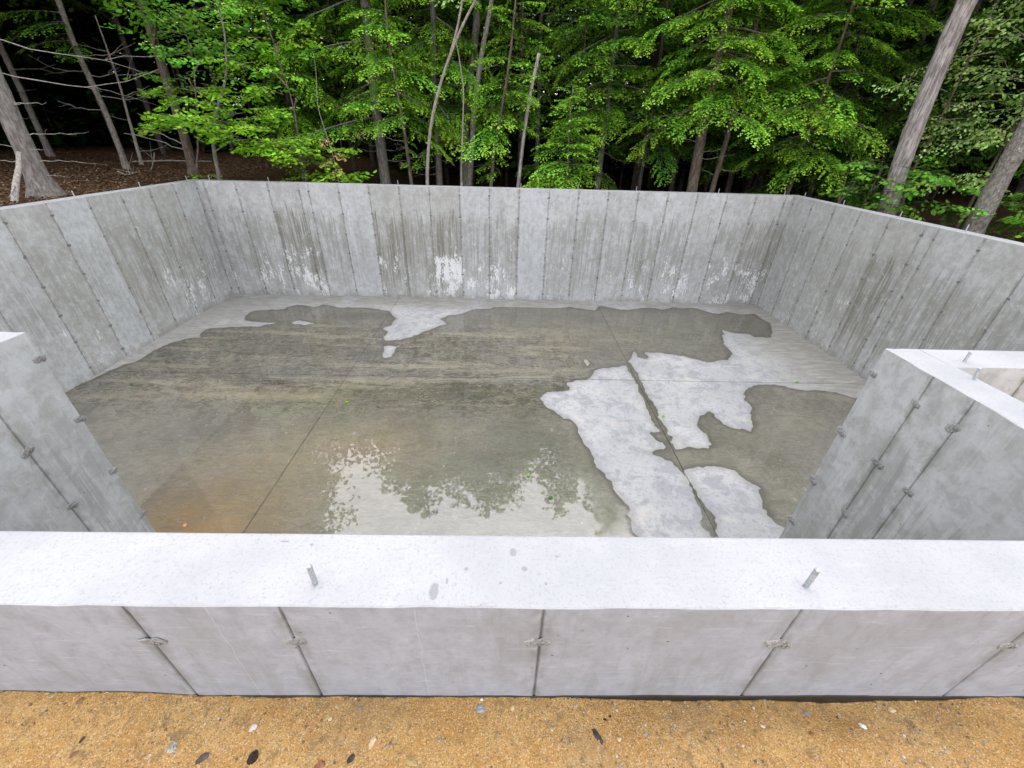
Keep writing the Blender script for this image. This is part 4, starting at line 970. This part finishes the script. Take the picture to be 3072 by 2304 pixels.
# ---------------- middle: hemlocks and slim stems
t = Tree('hemlock_tree', 'thick grey trunk wrapped in hanging hemlock boughs left of the curved pale stem', 'tree', B(-3.21, 12.0), [(-3.23, 12, 1.24), (-3.20, 12, 2.43), (-3.19, 12, 3.35)], .138, 'bark_grey', top=8.6, sides=12)
t.crown('hemlock', 1.15, 4.3, 2.2, 34, 'flat', pitch=(-6, -14)); t.crown('hemlock', 4.3, 8.5, 2.0, 40, 'cone')
for z, az, L in ((.55, -.8, 1.0), (.65, -1.8, .9), (.3, -.2, .9), (.5, 2.9, .8)): t.dead(z, az, L, .1, .08, .008, 3)
t.build('hemlock')
t = Tree('hemlock_sapling', 'slim hemlock with a kinked stem just left of the curved pale stem', 'tree', B(-2.26, 10.8), [(-2.33, 10.8, .94), (-2.40, 10.8, 1.55), (-2.5, 10.9, 2.4)], .044, 'bark_brown', top=4.6)
t.crown('hemlock', .2, 1.0, .45, 6, 'flat', pitch=(-10, -20)); t.crown('hemlock', 1.0, 4.5, 1.35, 30, 'cone', pitch=(0, -12)); 
for z in (.25, .4, .6, .75): t.dead(z, rng.uniform(-3, 0), .6, .2, .05, .006, 3)
t.build('hemlock')
t = Tree('birch_sapling', 'tall pale stem bending to the right and forking near the top of the picture', 'tree', B(-1.84, 10.3), [(-1.83, 10.3, -.08), (-1.76, 10.3, .51), (-1.64, 10.3, 1.14), (-1.41, 10.3, 1.76), (-1.19, 10.3, 2.23), (-.87, 10.3, 2.78), (-.65, 10.3, 3.07), (-.2, 10.3, 3.7), (.5, 10.4, 4.6)], .043, 'bark_pale', flare=.15, r1=.014)
v, p = tube(smooth_path([(-1.16, 10.3, 2.29), (-1.02, 10.3, 2.61), (-.9, 10.3, 3.06), (-.7, 10.35, 3.9), (-.6, 10.4, 4.6)], 12) - t.base, np.linspace(.024, .008, 12), 8, .03); t.geo.add(v, p)
for k in range(16): t.spray('aspen', t.at(rng.uniform(3.4, 4.5))[0] + rng.normal(0, .3, 3), rng.uniform(0, 6.28), .1, .8)
t.build('aspen')
t = Tree('pine_tree', 'straight dark trunk close behind the curved pale stem', 'tree', B(-1.87, 12.5), [(-1.85, 12.5, 1.3), (-1.85, 12.5, 2.1)], .088, 'bark_grey', top=8.5)
for z in np.arange(.0, 1.4, .17): t.dead(z, rng.uniform(-3.1, 0), rng.uniform(.5, 1.1), .05, .10, .007, 4)
t.crown('hemlock', 1.5, 4.3, 1.9, 26, 'flat', pitch=(-4, -12)); t.crown('hemlock', 4.3, 8.4, 2.0, 30, 'cone'); t.build('hemlock')
t = Tree('pine_tree', 'dark trunk deep in shade behind the thin stem with yellowish maple leaves', 'tree', B(-1.31, 13.5), [(-1.34, 13.5, 1.33), (-1.3, 13.5, 2.6)], .11, 'bark_dark', top=9)
for z in np.arange(.1, 1.3, .16): t.dead(z, rng.uniform(-3.1, 0), rng.uniform(.6, 1.1), .0, .12, .007, 4)
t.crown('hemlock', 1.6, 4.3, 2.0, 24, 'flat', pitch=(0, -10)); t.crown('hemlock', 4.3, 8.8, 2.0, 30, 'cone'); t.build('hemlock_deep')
t = Tree('maple_sapling', 'thin straight stem with a small tuft of yellowish leaves halfway up', 'tree', B(-1.08, 10.5), [(-1.06, 10.5, .3), (-1.0, 10.5, .88), (-.97, 10.5, 1.4)], .024, 'bark_pale', top=2.6, r1=.008, flare=.2)
for z, a, L in ((.55, -.7, .35), (.62, -2.4, .33), (.7, -1.5, .36), (.75, .2, .3), (.5, -1.8, .28)): t.spray('maple', t.at(z)[0], a, -.25, L)
t.build('beech')
t = Tree('hemlock_sapling', 'slim brownish hemlock stem leaning to the right, bright new tips on its boughs', 'tree', B(-.45, 11.0), [(-.32, 11, .68), (-.15, 11, 1.43), (-.04, 11, 2.0)], .050, 'bark_brown', top=4.2)
t.crown('hemlock', .05, .7, .55, 8, 'flat', pitch=(-14, -20)); t.crown('hemlock', .9, 2.2, 1.15, 20, 'flat', pitch=(0, -14)); t.crown('hemlock', 2.2, 4.1, 1.0, 16, 'cone'); t.build('hemlock')
t = Tree('dead_snag', 'dead grey snag with a broken top leaning right in the middle', 'dead tree', B(.21, 11.0), [(.35, 11, .85), (.46, 11, 1.67), (.62, 11, 2.40)], .047, 'bark_furrow', r1=.034, flare=.1)
t.dead(1.5, -.3, .35, .5, 0, .006, 0); t.build()
t = Tree('pine_tree', 'thick grey trunk at the top of the picture right of the forking pale stem', 'tree', B(-1.2, 13.0), [(-1.17, 13, 1.15), (-.84, 13, 2.92), (-.75, 13, 3.62)], .122, 'bark_grey', top=9.8)
t.crown('hemlock', .9, 2.2, 1.5, 14, 'flat', pitch=(0, -14)); t.crown('hemlock', 4.4, 9.7, 2.2, 46, 'cone'); t.build('hemlock')
t = Tree('birch_tree', 'lichen blotched trunk leaning right beside the thick grey trunk at the top', 'tree', B(-1.05, 12.0), [(-.84, 12, 1.46), (-.72, 12, 2.12), (-.6, 12, 2.69), (-.39, 12, 3.43)], .08, 'bark_lichen', top=7.6)
t.crown('aspen', 3.7, 7.5, 1.6, 34, 'round', pitch=(30, 10), coarse_z=4.2)
for z, az, L in ((1.6, -.3, .4), (2.2, .2, .6)): t.dead(z, az, L, .3, 0, .008, 1)
t.build('aspen')
t = Tree('aspen_tree', 'dim pale trunk with soft round leaves in the dark gap above the snag', 'tree', B(.9, 14.0), [(.85, 14, 1.5), (.8, 14, 3.8)], .07, 'bark_lichen', top=8)
t.crown('aspen', 2.2, 4.3, 1.5, 26, 'flat', pitch=(20, 0)); t.crown('aspen', 4.3, 7.9, 1.7, 26, 'round'); t.build('aspen')
t = Tree('young_hemlock', 'bushy young hemlock with tiered boughs rising above the middle of the back wall', 'tree', B(1.42, 10.75), [(1.40, 10.75, .5), (1.34, 10.75, 1.3)], .036, 'bark_brown', top=1.85)
t.crown('hemlock', -.20, 1.78, 1.25, 46, 'cone', pitch=(18, -4)); t.build('hemlock')
t = Tree('hemlock_tree', 'large hemlock right of the snag with bright boughs over a dark stem', 'tree', B(2.6, 13.0), [(2.6, 13, .7), (2.6, 13, 1.6), (2.59, 13, 2.3), (2.6, 13, 3.5)], .083, 'bark_grey', top=9.4)
t.crown('hemlock', 1.5, 4.3, 2.5, 40, 'flat', pitch=(0, -12)); t.crown('hemlock', 4.3, 9.3, 2.3, 44, 'cone')
for z, az, L in ((1.2, -.8, 1.3), (1.0, -2.2, 1.2), (.6, -.3, 1.6), (1.9, -2.4, 1.4)): t.dead(z, az, L, -.05, .12, .009, 2)
t.build('hemlock')
# ---------------- right
t = Tree('hemlock_tree', 'thick brownish hemlock trunk behind the right half of the back wall', 'tree', B(4.56, 11.0), [(4.54, 11, -.14), (4.45, 11, 1.16), (4.45, 11, 2.05)], .130, 'bark_brown', top=8.2, sides=12)
t.crown('hemlock', 1.5, 4.3, 1.9, 40, 'flat', pitch=(0, -14)); t.crown('hemlock', 4.3, 8.1, 2.0, 34, 'cone')
for z, az, L in ((.7, -.5, .5), (.55, -.2, .8), (1.1, -2.6, .8), (.9, -2.9, .6)): t.dead(z, az, L, .15, .05, .009, 2)
t.build('hemlock')
t = Tree('hemlock_tree', 'narrower dark trunk leaning right beside the thick brownish trunk', 'tree', B(5.1, 11.2), [(5.16, 11.2, .78), (5.18, 11.2, 1.6)], .068, 'bark_brown', top=7)
t.dead(.35, .1, .7, 0, .08, .009, 2); t.dead(.2, 3.0, .5, .3, .0, .008, 1)
t.crown('hemlock', 1.6, 4.3, 1.6, 30, 'flat', pitch=(0, -14)); t.crown('hemlock', 4.3, 6.9, 1.8, 24, 'cone'); t.build('hemlock')
t = Tree('hemlock_tree', 'hemlock near the back right corner whose long boughs hang in front of the dark wood', 'tree', B(6.68, 10.6), [(6.68, 10.6, .56), (6.7, 10.6, 1.8)], .048, 'bark_brown', top=6.2)
t.crown('hemlock', .55, 4.2, 1.75, 50, 'flat', pitch=(0, -16)); t.crown('hemlock', 4.2, 6.1, 1.6, 18, 'cone'); t.build('hemlock')
t = Tree('ash_tree', 'big furrowed grey trunk leaning right behind the right wall', 'tree', B(7.93, 9.0), [(7.88, 9, -.26), (7.66, 9, .79), (7.59, 9, 1.77), (7.53, 9, 2.62), (7.56, 9, 3.2)], .165, 'bark_furrow', top=12, sides=16, flare=.15, r1=.07)
t.crown('maple', 5.0, 11.8, 2.8, 36, 'round', pitch=(35, 10), coarse_z=4)
t.build('maple')
t = Tree('birch_tree', 'lichen grey trunk at the right edge of the picture beside the sloping wall top', 'tree', B(8.40, 7.6), [(8.36, 7.6, -.32), (8.29, 7.6, .45), (8.28, 7.6, 1.12), (8.3, 7.6, 2.4)], .150, 'bark_lichen', top=11, sides=14, flare=.15, r1=.06)
t.crown('aspen', 4.4, 10.8, 2.5, 30, 'round', pitch=(30, 10), coarse_z=3.8); t.build('aspen')
t = Tree('maple_sapling', 'thin slanting stem between the furrowed trunk and the right edge', 'tree', B(8.66, 9.5), [(8.43, 9.5, .51), (8.49, 9.5, 1.14), (8.6, 9.6, 2.2)], .036, 'bark_brown', top=3.5)
layered(t, 'maple', [(8.3, 9.0, .55, .5, .4, 9), (8.7, 9.0, .35, .5, .4, 8)]); t.build('maple')
t = Tree('aspen_tree', 'pale green aspen filling the upper right corner with fluttering leaves', 'tree', B(10.2, 9.4), [(10.0, 9.3, 1.5), (9.8, 9.2, 3.5)], .09, 'bark_pale', top=10)
for k in range(120):
    p = np.array([rng.uniform(8.3, 11.2), rng.uniform(8.3, 9.9), rng.uniform(1.0, 3.6)])
    if p[2] < 1.35 and p[0] < 8.6: continue
    t.spray('aspen', p, rng.uniform(0, 6.28), rng.normal(0, .2), rng.uniform(.6, 1.1), rng.normal(0, .3))
t.crown('aspen', 4.6, 9.8, 2.4, 24, 'round'); t.build('aspen')
t = Tree('maple_sapling', 'maple sapling with bright low boughs in front of the trunk at the right edge', 'tree', B(9.3, 8.8), [(9.2, 8.7, .6), (9.1, 8.6, 1.4)], .03, 'bark_brown', top=2.2)
layered(t, 'aspen', [(8.9, 8.4, 1.05, .55, .4, 12), (9.3, 8.4, 1.25, .6, .4, 13), (8.6, 8.4, .42, .45, .35, 9), (9.2, 8.3, .5, .5, .3, 8), (9.7, 8.2, 1.5, .5, .4, 10)]); t.build('aspen')
t = Tree('leafy_shrub', 'leafy green shrub growing against the foot of the big furrowed trunk', 'shrub', B(7.35, 9.1), [(7.38, 9.05, .3), (7.42, 9.05, .7)], .012, 'bark_brown', top=1.0)
layered(t, 'maple', [(7.25, 8.9, .15, .35, .3, 9), (7.5, 8.8, .35, .35, .25, 8), (7.35, 8.9, .6, .3, .25, 7), (8.15, 8.7, -.1, .3, .25, 6)]); t.build('maple')
t = Tree('leafy_shrub', 'dense dark shrub behind the right wall below the lichen grey trunk', 'shrub', B(9.4, 7.0), [(9.4, 7.0, .1), (9.3, 7.0, .4)], .014, 'bark_brown', top=.6)
layered(t, 'maple', [(9.2, 7.0, -.05, .6, .5, 16), (9.7, 6.6, .1, .6, .5, 14), (8.9, 7.7, .0, .5, .4, 12), (9.6, 7.6, .25, .6, .5, 12)]); t.build('maple')
t = Tree('leafy_shrub', 'low bright bush peeping over the back wall left of the thick hemlock trunk', 'shrub', B(-4.05, 10.25), [(-4.05, 10.25, .1)], .010, 'bark_brown', top=.2)
layered(t, 'beech', [(-4.0, 10.2, .02, .32, .2, 11), (-3.75, 10.2, -.06, .22, .2, 6)]); t.build('beech')
t = Tree('leafy_shrub', 'small sprig of bright leaves just behind the back left corner of the wall', 'shrub', B(-6.35, 9.6), [(-6.35, 9.6, .02)], .005, 'bark_brown', top=.06)
for a in (0, 1.5, 3, 4.5): t.spray('maple', t.path[-1], a, .1, .3)
t.build('beech')
t = Tree('dead_shrub', 'leafless yellowish shrub behind the back right corner of the wall', 'shrub', B(7.2, 9.55), [(7.2, 9.55, .0)], .010, 'bark_pale', top=.05)
for k in range(9): t.dead(-.2, rng.uniform(0, 6.28), rng.uniform(.15, .35), rng.uniform(1.0, 1.35), .0, .006, 3)
t.build(deadmat='bark_pale')
# second row of hemlocks closing the gaps; all different, each with what it stands behind
for x, y, r0, zt, z0, Rm, n, mat, lab in (
    (-5.4, 12.2, .07, 4.8, .9, 1.7, 46, 'hemlock', 'dark hemlock behind the bright layers of beech leaves'),
    (-4.5, 13.6, .09, 6, 1.2, 2.0, 40, 'hemlock_deep', 'shaded hemlock behind the beech with the hanging branch'),
    (.35, 13.2, .07, 9.0, 1.2, 1.5, 22, 'hemlock_deep', 'shaded hemlock right behind the dead snag'),
    (1.8, 12.2, .05, 3.4, .3, 1.3, 30, 'hemlock_deep', 'small dark hemlock behind the bushy young one'),
    (3.6, 12.3, .06, 7, .9, 1.6, 34, 'hemlock_deep', 'dense dark hemlock between the large hemlock and the thick brownish trunk'),
    (4.9, 13.4, .08, 8.5, .8, 2.0, 36, 'hemlock_deep', 'shaded hemlock behind the thick brownish trunk'),
    (6.2, 12.6, .07, 8, .5, 1.9, 42, 'hemlock_deep', 'dark full hemlock left of the one by the back right corner'),
    (7.9, 11.6, .07, 8, .3, 1.9, 46, 'hemlock_deep', 'dark hemlock seen to the left of the big furrowed trunk'),
    (9.6, 11.2, .08, 9, .0, 2.1, 56, 'hemlock_deep', 'shaded hemlock behind the aspen in the upper right corner'),
    (10.9, 8.0, .08, 9, .0, 2.0, 50, 'hemlock_deep', 'shaded hemlock to the right of the lichen grey trunk')):
    t = Tree('hemlock_tree', lab, 'tree', B(x, y), [(x + rng.normal(0, .05), y, 2.0)], r0, 'bark_dark', top=zt, group='hemlocks of the second row')
    t.crown('hemlock', z0, 4.2, Rm, n, 'flat', pitch=(0, -14))
    if zt > 5: t.crown('hemlock', 4.2, zt - .1, Rm, 26, 'cone')
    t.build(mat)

# fallen wood on the litter at the left
for p0, p1, r0, lab in (((-10.6, 13.2, -.05), (-8.0, 12.6, .05), .020, 'long thin fallen pole lying on the brown litter between two trunks'), ((-9.6, 12.8, .2), (-8.4, 10.9, -.05), .014, 'pale fallen branch slanting down to the litter by the dark maple trunk'), ((-9.2, 10.9, -.10), (-8.5, 10.6, -.08), .011, 'short pale stick on the brown litter right of the big grey trunk')):
    a, b = np.array(p0), np.array(p1); a[2] += .06; b[2] += .06; P = smooth_path([a, .5 * (a + b) + rng.normal(0, .05, 3), b], 12); g = Geo(); v, p = tube(P - a, np.linspace(r0, r0 * .4, 12), 6, .06); g.add(v, p)
    for k in (4, 6, 8, 9):
        d = rng.normal(0, .25, 3); d[2] = abs(d[2]); v, p = tube(np.stack([P[k] - a, P[k] - a + d * .6, P[k] - a + d]), [.006, .004, .002], 4); g.add(v, p)
    o = link('fallen_branch', g.mesh('fallen_branch', M['dead'], True)); o.location = a; tag(o, lab, 'branch')

# dead leaves on the ground under the trees: uncountable
n = 42000
X = rng.uniform(-16, -6.45, n); Y = rng.uniform(3.5, 17, n); k = rng.random(n) < np.clip(1.4 - np.hypot(X + 7, Y - 8) / 11, .1, 1); X, Y = X[k], Y[k]; n = len(X)
X2 = rng.uniform(-6.5, 10, 3000); Y2 = rng.uniform(9.5, 14, 3000); X = np.append(X, X2); Y = np.append(Y, Y2); n = len(X)
k = ~((X < -6.35) & (X > -6.7) & (rng.random(n) < .8)); X, Y = X[k], Y[k]; n = len(X)
a = rng.uniform(0, 6.28, n); D = np.stack([np.cos(a), np.sin(a), rng.normal(0, .3, n)], -1); S_ = np.stack([-np.sin(a), np.cos(a), rng.normal(0, .3, n)], -1)
P = np.stack([X, Y, ground_z(X, Y) + rng.uniform(.006, .03, n)], -1); l = rng.uniform(.014, .040, n)[:, None]
q = np.stack([P - D * l, P - S_ * l * .45, P + D * l, P + S_ * l * .45], 1)
tag(link('leaf_litter', make_mesh('leaf_litter', q.reshape(-1, 3), np.arange(n * 4).reshape(n, 4), M['litter'])), kind='stuff')

# the deep wood behind: one mass of stems and foliage
fr = np.random.default_rng(11)
def cap_z(x, y):
    az = np.degrees(np.arctan2(x, y)); el = np.interp(az, [-90, -38, -33, -27, -20, 10, 22, 30, 90], [60, 56, 47, 37, 42, 42, 41, 48, 60])
    return np.hypot(x, y) * np.tan(np.radians(el)) - 5.6
g = Geo()
for _ in range(230):
    y = fr.uniform(13.8, 30); x = fr.uniform(-1.25, 1.25) * y * 1.0
    if -16 < x < -5.0 and y < 17.5: continue
    h = min(cap_z(x, y) - .5, fr.uniform(8, 14)); zb = gz(x, y)
    if h < 2: continue
    r0 = fr.uniform(.04, .13); v, p = tube(np.stack([(x, y, zb - .2), (x + fr.normal(0, .1), y, zb + h * .4), (x + fr.normal(0, .25), y, zb + h)]), [r0, r0 * .8, r0 * .3], 7, .03, fr); g.add(v, p)
tag(link('far_tree_trunks', g.mesh('far_tree_trunks', M['bark_dark'], True)), kind='stuff')
Cs = []
def cluster(x, y, z, s): 
    if z < cap_z(x, y): Cs.append((x, y, z, s))
for _ in range(2600):                                            # canopy
    y = fr.uniform(13.5, 34); x = fr.uniform(-1.3, 1.3) * y; cluster(x, y, fr.uniform(3.6 if x > -5 else 5.0, 12.5), .9)
for _ in range(1500):                                            # low boughs, fewer in the open left part
    y = fr.uniform(14, 24); x = fr.uniform(-1.2, 1.25) * y
    if x < -3.5 and y < 20: continue
    cluster(x, y, fr.uniform(.0, 3.8), .7)
for _ in range(1900):                                            # the far side of the wood
    y = fr.uniform(20, 33); x = fr.uniform(-1.35, 1.35) * y; cluster(x, y, fr.uniform(-.3, 7), 1.2)
for _ in range(1700):                                            # far foliage added as a screen against light from the horizon
    x = fr.uniform(-48, 48); y = fr.uniform(31, 38); cluster(x, y, fr.uniform(-.2, 11), 1.6)
for _ in range(1000):  # side foliage added to the same screen against horizon light
    x = fr.choice([-1, 1]) * fr.uniform(26, 36); y = fr.uniform(-6, 34); cluster(x, y, fr.uniform(-.3, 11), 1.5)
for _ in range(900):                                             # canopy and boughs beside the clearing
    sx_ = fr.choice([-1, 1]); x = sx_ * fr.uniform(10.5, 24); y = fr.uniform(-2, 15)
    if sx_ < 0 and x > -13: continue
    cluster(x, y, fr.uniform(3.4, 12) if sx_ < 0 else fr.uniform(.2, 11), .9)
for _ in range(700):
    x = -fr.uniform(17, 27); y = fr.uniform(0, 20); cluster(x, y, fr.uniform(-.2, 6), 1.0)
for _ in range(420):                                             # tall crowns on the left
    a_ = math.radians(fr.uniform(-56, -37)); d_ = fr.uniform(14, 20); cluster(d_ * math.sin(a_), d_ * math.cos(a_), fr.uniform(5, 14), .8)
Cs = np.array(Cs); per = 46; n = len(Cs) * per
P = np.repeat(Cs[:, :3], per, 0) + fr.normal(0, 1, (n, 3)) * np.repeat(Cs[:, 3:4], per, 0) * np.array([.75, .75, .28])
a = fr.uniform(0, 6.28, n); D = np.stack([np.cos(a), np.sin(a), fr.normal(-.2, .35, n)], -1); S_ = np.stack([-np.sin(a), np.cos(a), fr.normal(0, .45, n)], -1)
far_ = np.clip((np.hypot(P[:, 0], P[:, 1]) - 12) / 14, .25, 1.15)[:, None]
l = fr.uniform(.10, .22, n)[:, None] * (.55 + .75 * far_); q = np.stack([P - D * l, P - S_ * l * .5, P + D * l, P + S_ * l * .5], 1)
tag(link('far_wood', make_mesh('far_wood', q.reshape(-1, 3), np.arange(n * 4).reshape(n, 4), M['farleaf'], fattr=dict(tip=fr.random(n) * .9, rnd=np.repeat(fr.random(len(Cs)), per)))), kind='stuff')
print('FOREST faces', sum(len(o.data.polygons) for o in SC.objects if o.type == 'MESH' and o.name.startswith('crown')), n)

# ================================================================== LEAVES BLOWN ONTO THE FLOOR
for x, y, s, lab in ((-5.078, 6.658, .05, 'green leaf floating alone near the left wall'), (-5.471, 5.144, .055, 'dark green leaf on the wet floor nearest the left bay return'), (-1.132, 7.743, .05, 'green leaf at the rim of the dry patch near the back wall'), (3.222, 7.364, .045, 'pale green leaf on the wet floor near the right half of the back wall'),
                     (-1.445, 6.436, .04, 'small yellow green leaf just right of the little dry island'), (-1.737, 4.659, .045, 'dark leaf in the middle of the big puddle'), (-2.206, 4.766, .055, 'bright green leaf in the puddle close to the left floor joint'), (2.21, 4.545, .055, 'bright green leaf on the dry white patch beside the wet joint'),
                     (.288, 3.369, .05, 'yellowish leaf in the puddle where the sky mirrors'), (.509, 3.045, .055, 'dark green leaf cluster in the near part of the puddle'), (4.683, 5.533, .05, 'bright green leaf on the cross joint near the right wall'), (1.221, 5.492, .045, 'green leaf on the cross joint at the tip of the white patch'),
                     (-3.028, 2.642, .05, 'brown leaf on the rusty floor beside the left bay return'), (-2.704, 3.57, .03, 'small brown fruit husk on the wet floor left of the joint')):
    r = np.random.default_rng(int(abs(x * 1000)) + 5); m = 11
    out = np.array([(-1, 0), (-.62, .34), (-.55, .62), (-.15, .42), (.10, .72), (.30, .34), (.62, .42), (.55, .16), (1, 0), (.55, -.18), (.60, -.45), (.28, -.34), (.05, -.70), (-.15, -.40), (-.55, -.60), (-.62, -.30)])
    out = out * s * .62 * r.uniform(.85, 1.15, out.shape); zc = .004 + .35 * (out[:, 1] ** 2) / s + r.uniform(0, .006, len(out))
    V = np.vstack([np.column_stack([out, zc]), [0, 0, .003]]); nn = len(out); F = np.stack([np.arange(nn), (np.arange(nn) + 1) % nn, np.full(nn, nn)], -1)
    V2, p2 = tube(np.array([(-s * .6, 0, .004), (-s * .85, .004, .006), (-s * 1.1, .0, .010)]), .0012, 4)
    gg = Geo(); gg.add(V, [F]); gg.add(V2, p2); nf_ = sum(len(np.vstack(a_)) for a_ in gg.p.values())
    o = link('fallen_leaf', gg.mesh('fallen_leaf', M['tan_leaf' if 'brown' in lab else 'beech' if 'bright' in lab or 'yellow' in lab or 'pale' in lab else 'maple'], fattr=dict(tip=np.full(nf_, .1 if 'dark' in lab else .42), rnd=np.full(nf_, .5))))
    o.location = (x, y, -H + .005); o.rotation_euler = (0, 0, r.uniform(0, 6.28)); tag(o, lab, 'leaf', 'leaves blown onto the floor')
# ================================================================== LIGHT AND CAMERA
w = bpy.data.worlds.new('World'); SC.world = w; w.use_nodes = True
nt = w.node_tree; bg = nt.nodes['Background']
sky = nt.nodes.new('ShaderNodeTexSky'); sky.sky_type = 'NISHITA'; sky.sun_disc = False
SUN_EL, SUN_AZ = 76.0, 4.0        # azimuth clockwise from +y: high and veiled by cloud
sky.sun_elevation = R(SUN_EL); sky.sun_rotation = R(SUN_AZ); sky.air_density = 4.0; sky.dust_density = 2.0; sky.ozone_density = 1.0
hs = nt.nodes.new('ShaderNodeHueSaturation'); hs.inputs['Saturation'].default_value = .12                     # a white overcast with a faint violet cast
tint = nt.nodes.new('ShaderNodeMix'); tint.data_type = 'RGBA'; tint.blend_type = 'MULTIPLY'; tint.inputs[0].default_value = 1.0; tint.inputs[7].default_value = (1.0, .985, 1.035, 1)
nt.links.new(sky.outputs[0], hs.inputs['Color']); nt.links.new(hs.outputs[0], tint.inputs[6]); nt.links.new(tint.outputs[2], bg.inputs[0]); bg.inputs[1].default_value = .15
ld = bpy.data.lights.new('sun', 'SUN'); ld.energy = .6; ld.angle = R(120); ld.color = (1, .985, .97)
lo = bpy.data.objects.new('sun', ld); COL.objects.link(lo)
d = Vector((math.sin(R(SUN_AZ)) * math.cos(R(SUN_EL)), math.cos(R(SUN_AZ)) * math.cos(R(SUN_EL)), math.sin(R(SUN_EL))))
lo.rotation_euler = d.to_track_quat('Z', 'Y').to_euler(); lo.location = d * 30

cd = bpy.data.cameras.new('camera'); cam = bpy.data.objects.new('camera', cd); COL.objects.link(cam)
cd.sensor_width = 36; cd.lens = FPX / 3072 * 36; cd.clip_start = .05; cd.clip_end = 600
pi_, ya_, ro_ = R(PITCH), R(YAW), R(ROLL)
r0 = Vector((math.cos(ya_), -math.sin(ya_), 0)); fw = Vector((math.sin(ya_) * math.cos(pi_), math.cos(ya_) * math.cos(pi_), -math.sin(pi_)))
up = r0.cross(fw); rt = r0 * math.cos(ro_) + up * math.sin(ro_); uu = up * math.cos(ro_) - r0 * math.sin(ro_)
mtx = Matrix((rt, uu, -fw)).transposed().to_4x4(); mtx.translation = (0, 0, CAMZ)
cam.matrix_world = mtx
SC.camera = cam
SC.view_settings.view_transform = 'Standard'; SC.view_settings.look = 'None'; SC.view_settings.gamma = 1; SC.view_settings.exposure = 1.75
SC.render.engine = 'CYCLES'
SC.cycles.max_bounces = 7; SC.cycles.diffuse_bounces = 3; SC.cycles.glossy_bounces = 3; SC.cycles.transparent_max_bounces = 8; SC.cycles.transmission_bounces = 3
SC.cycles.use_denoising = True
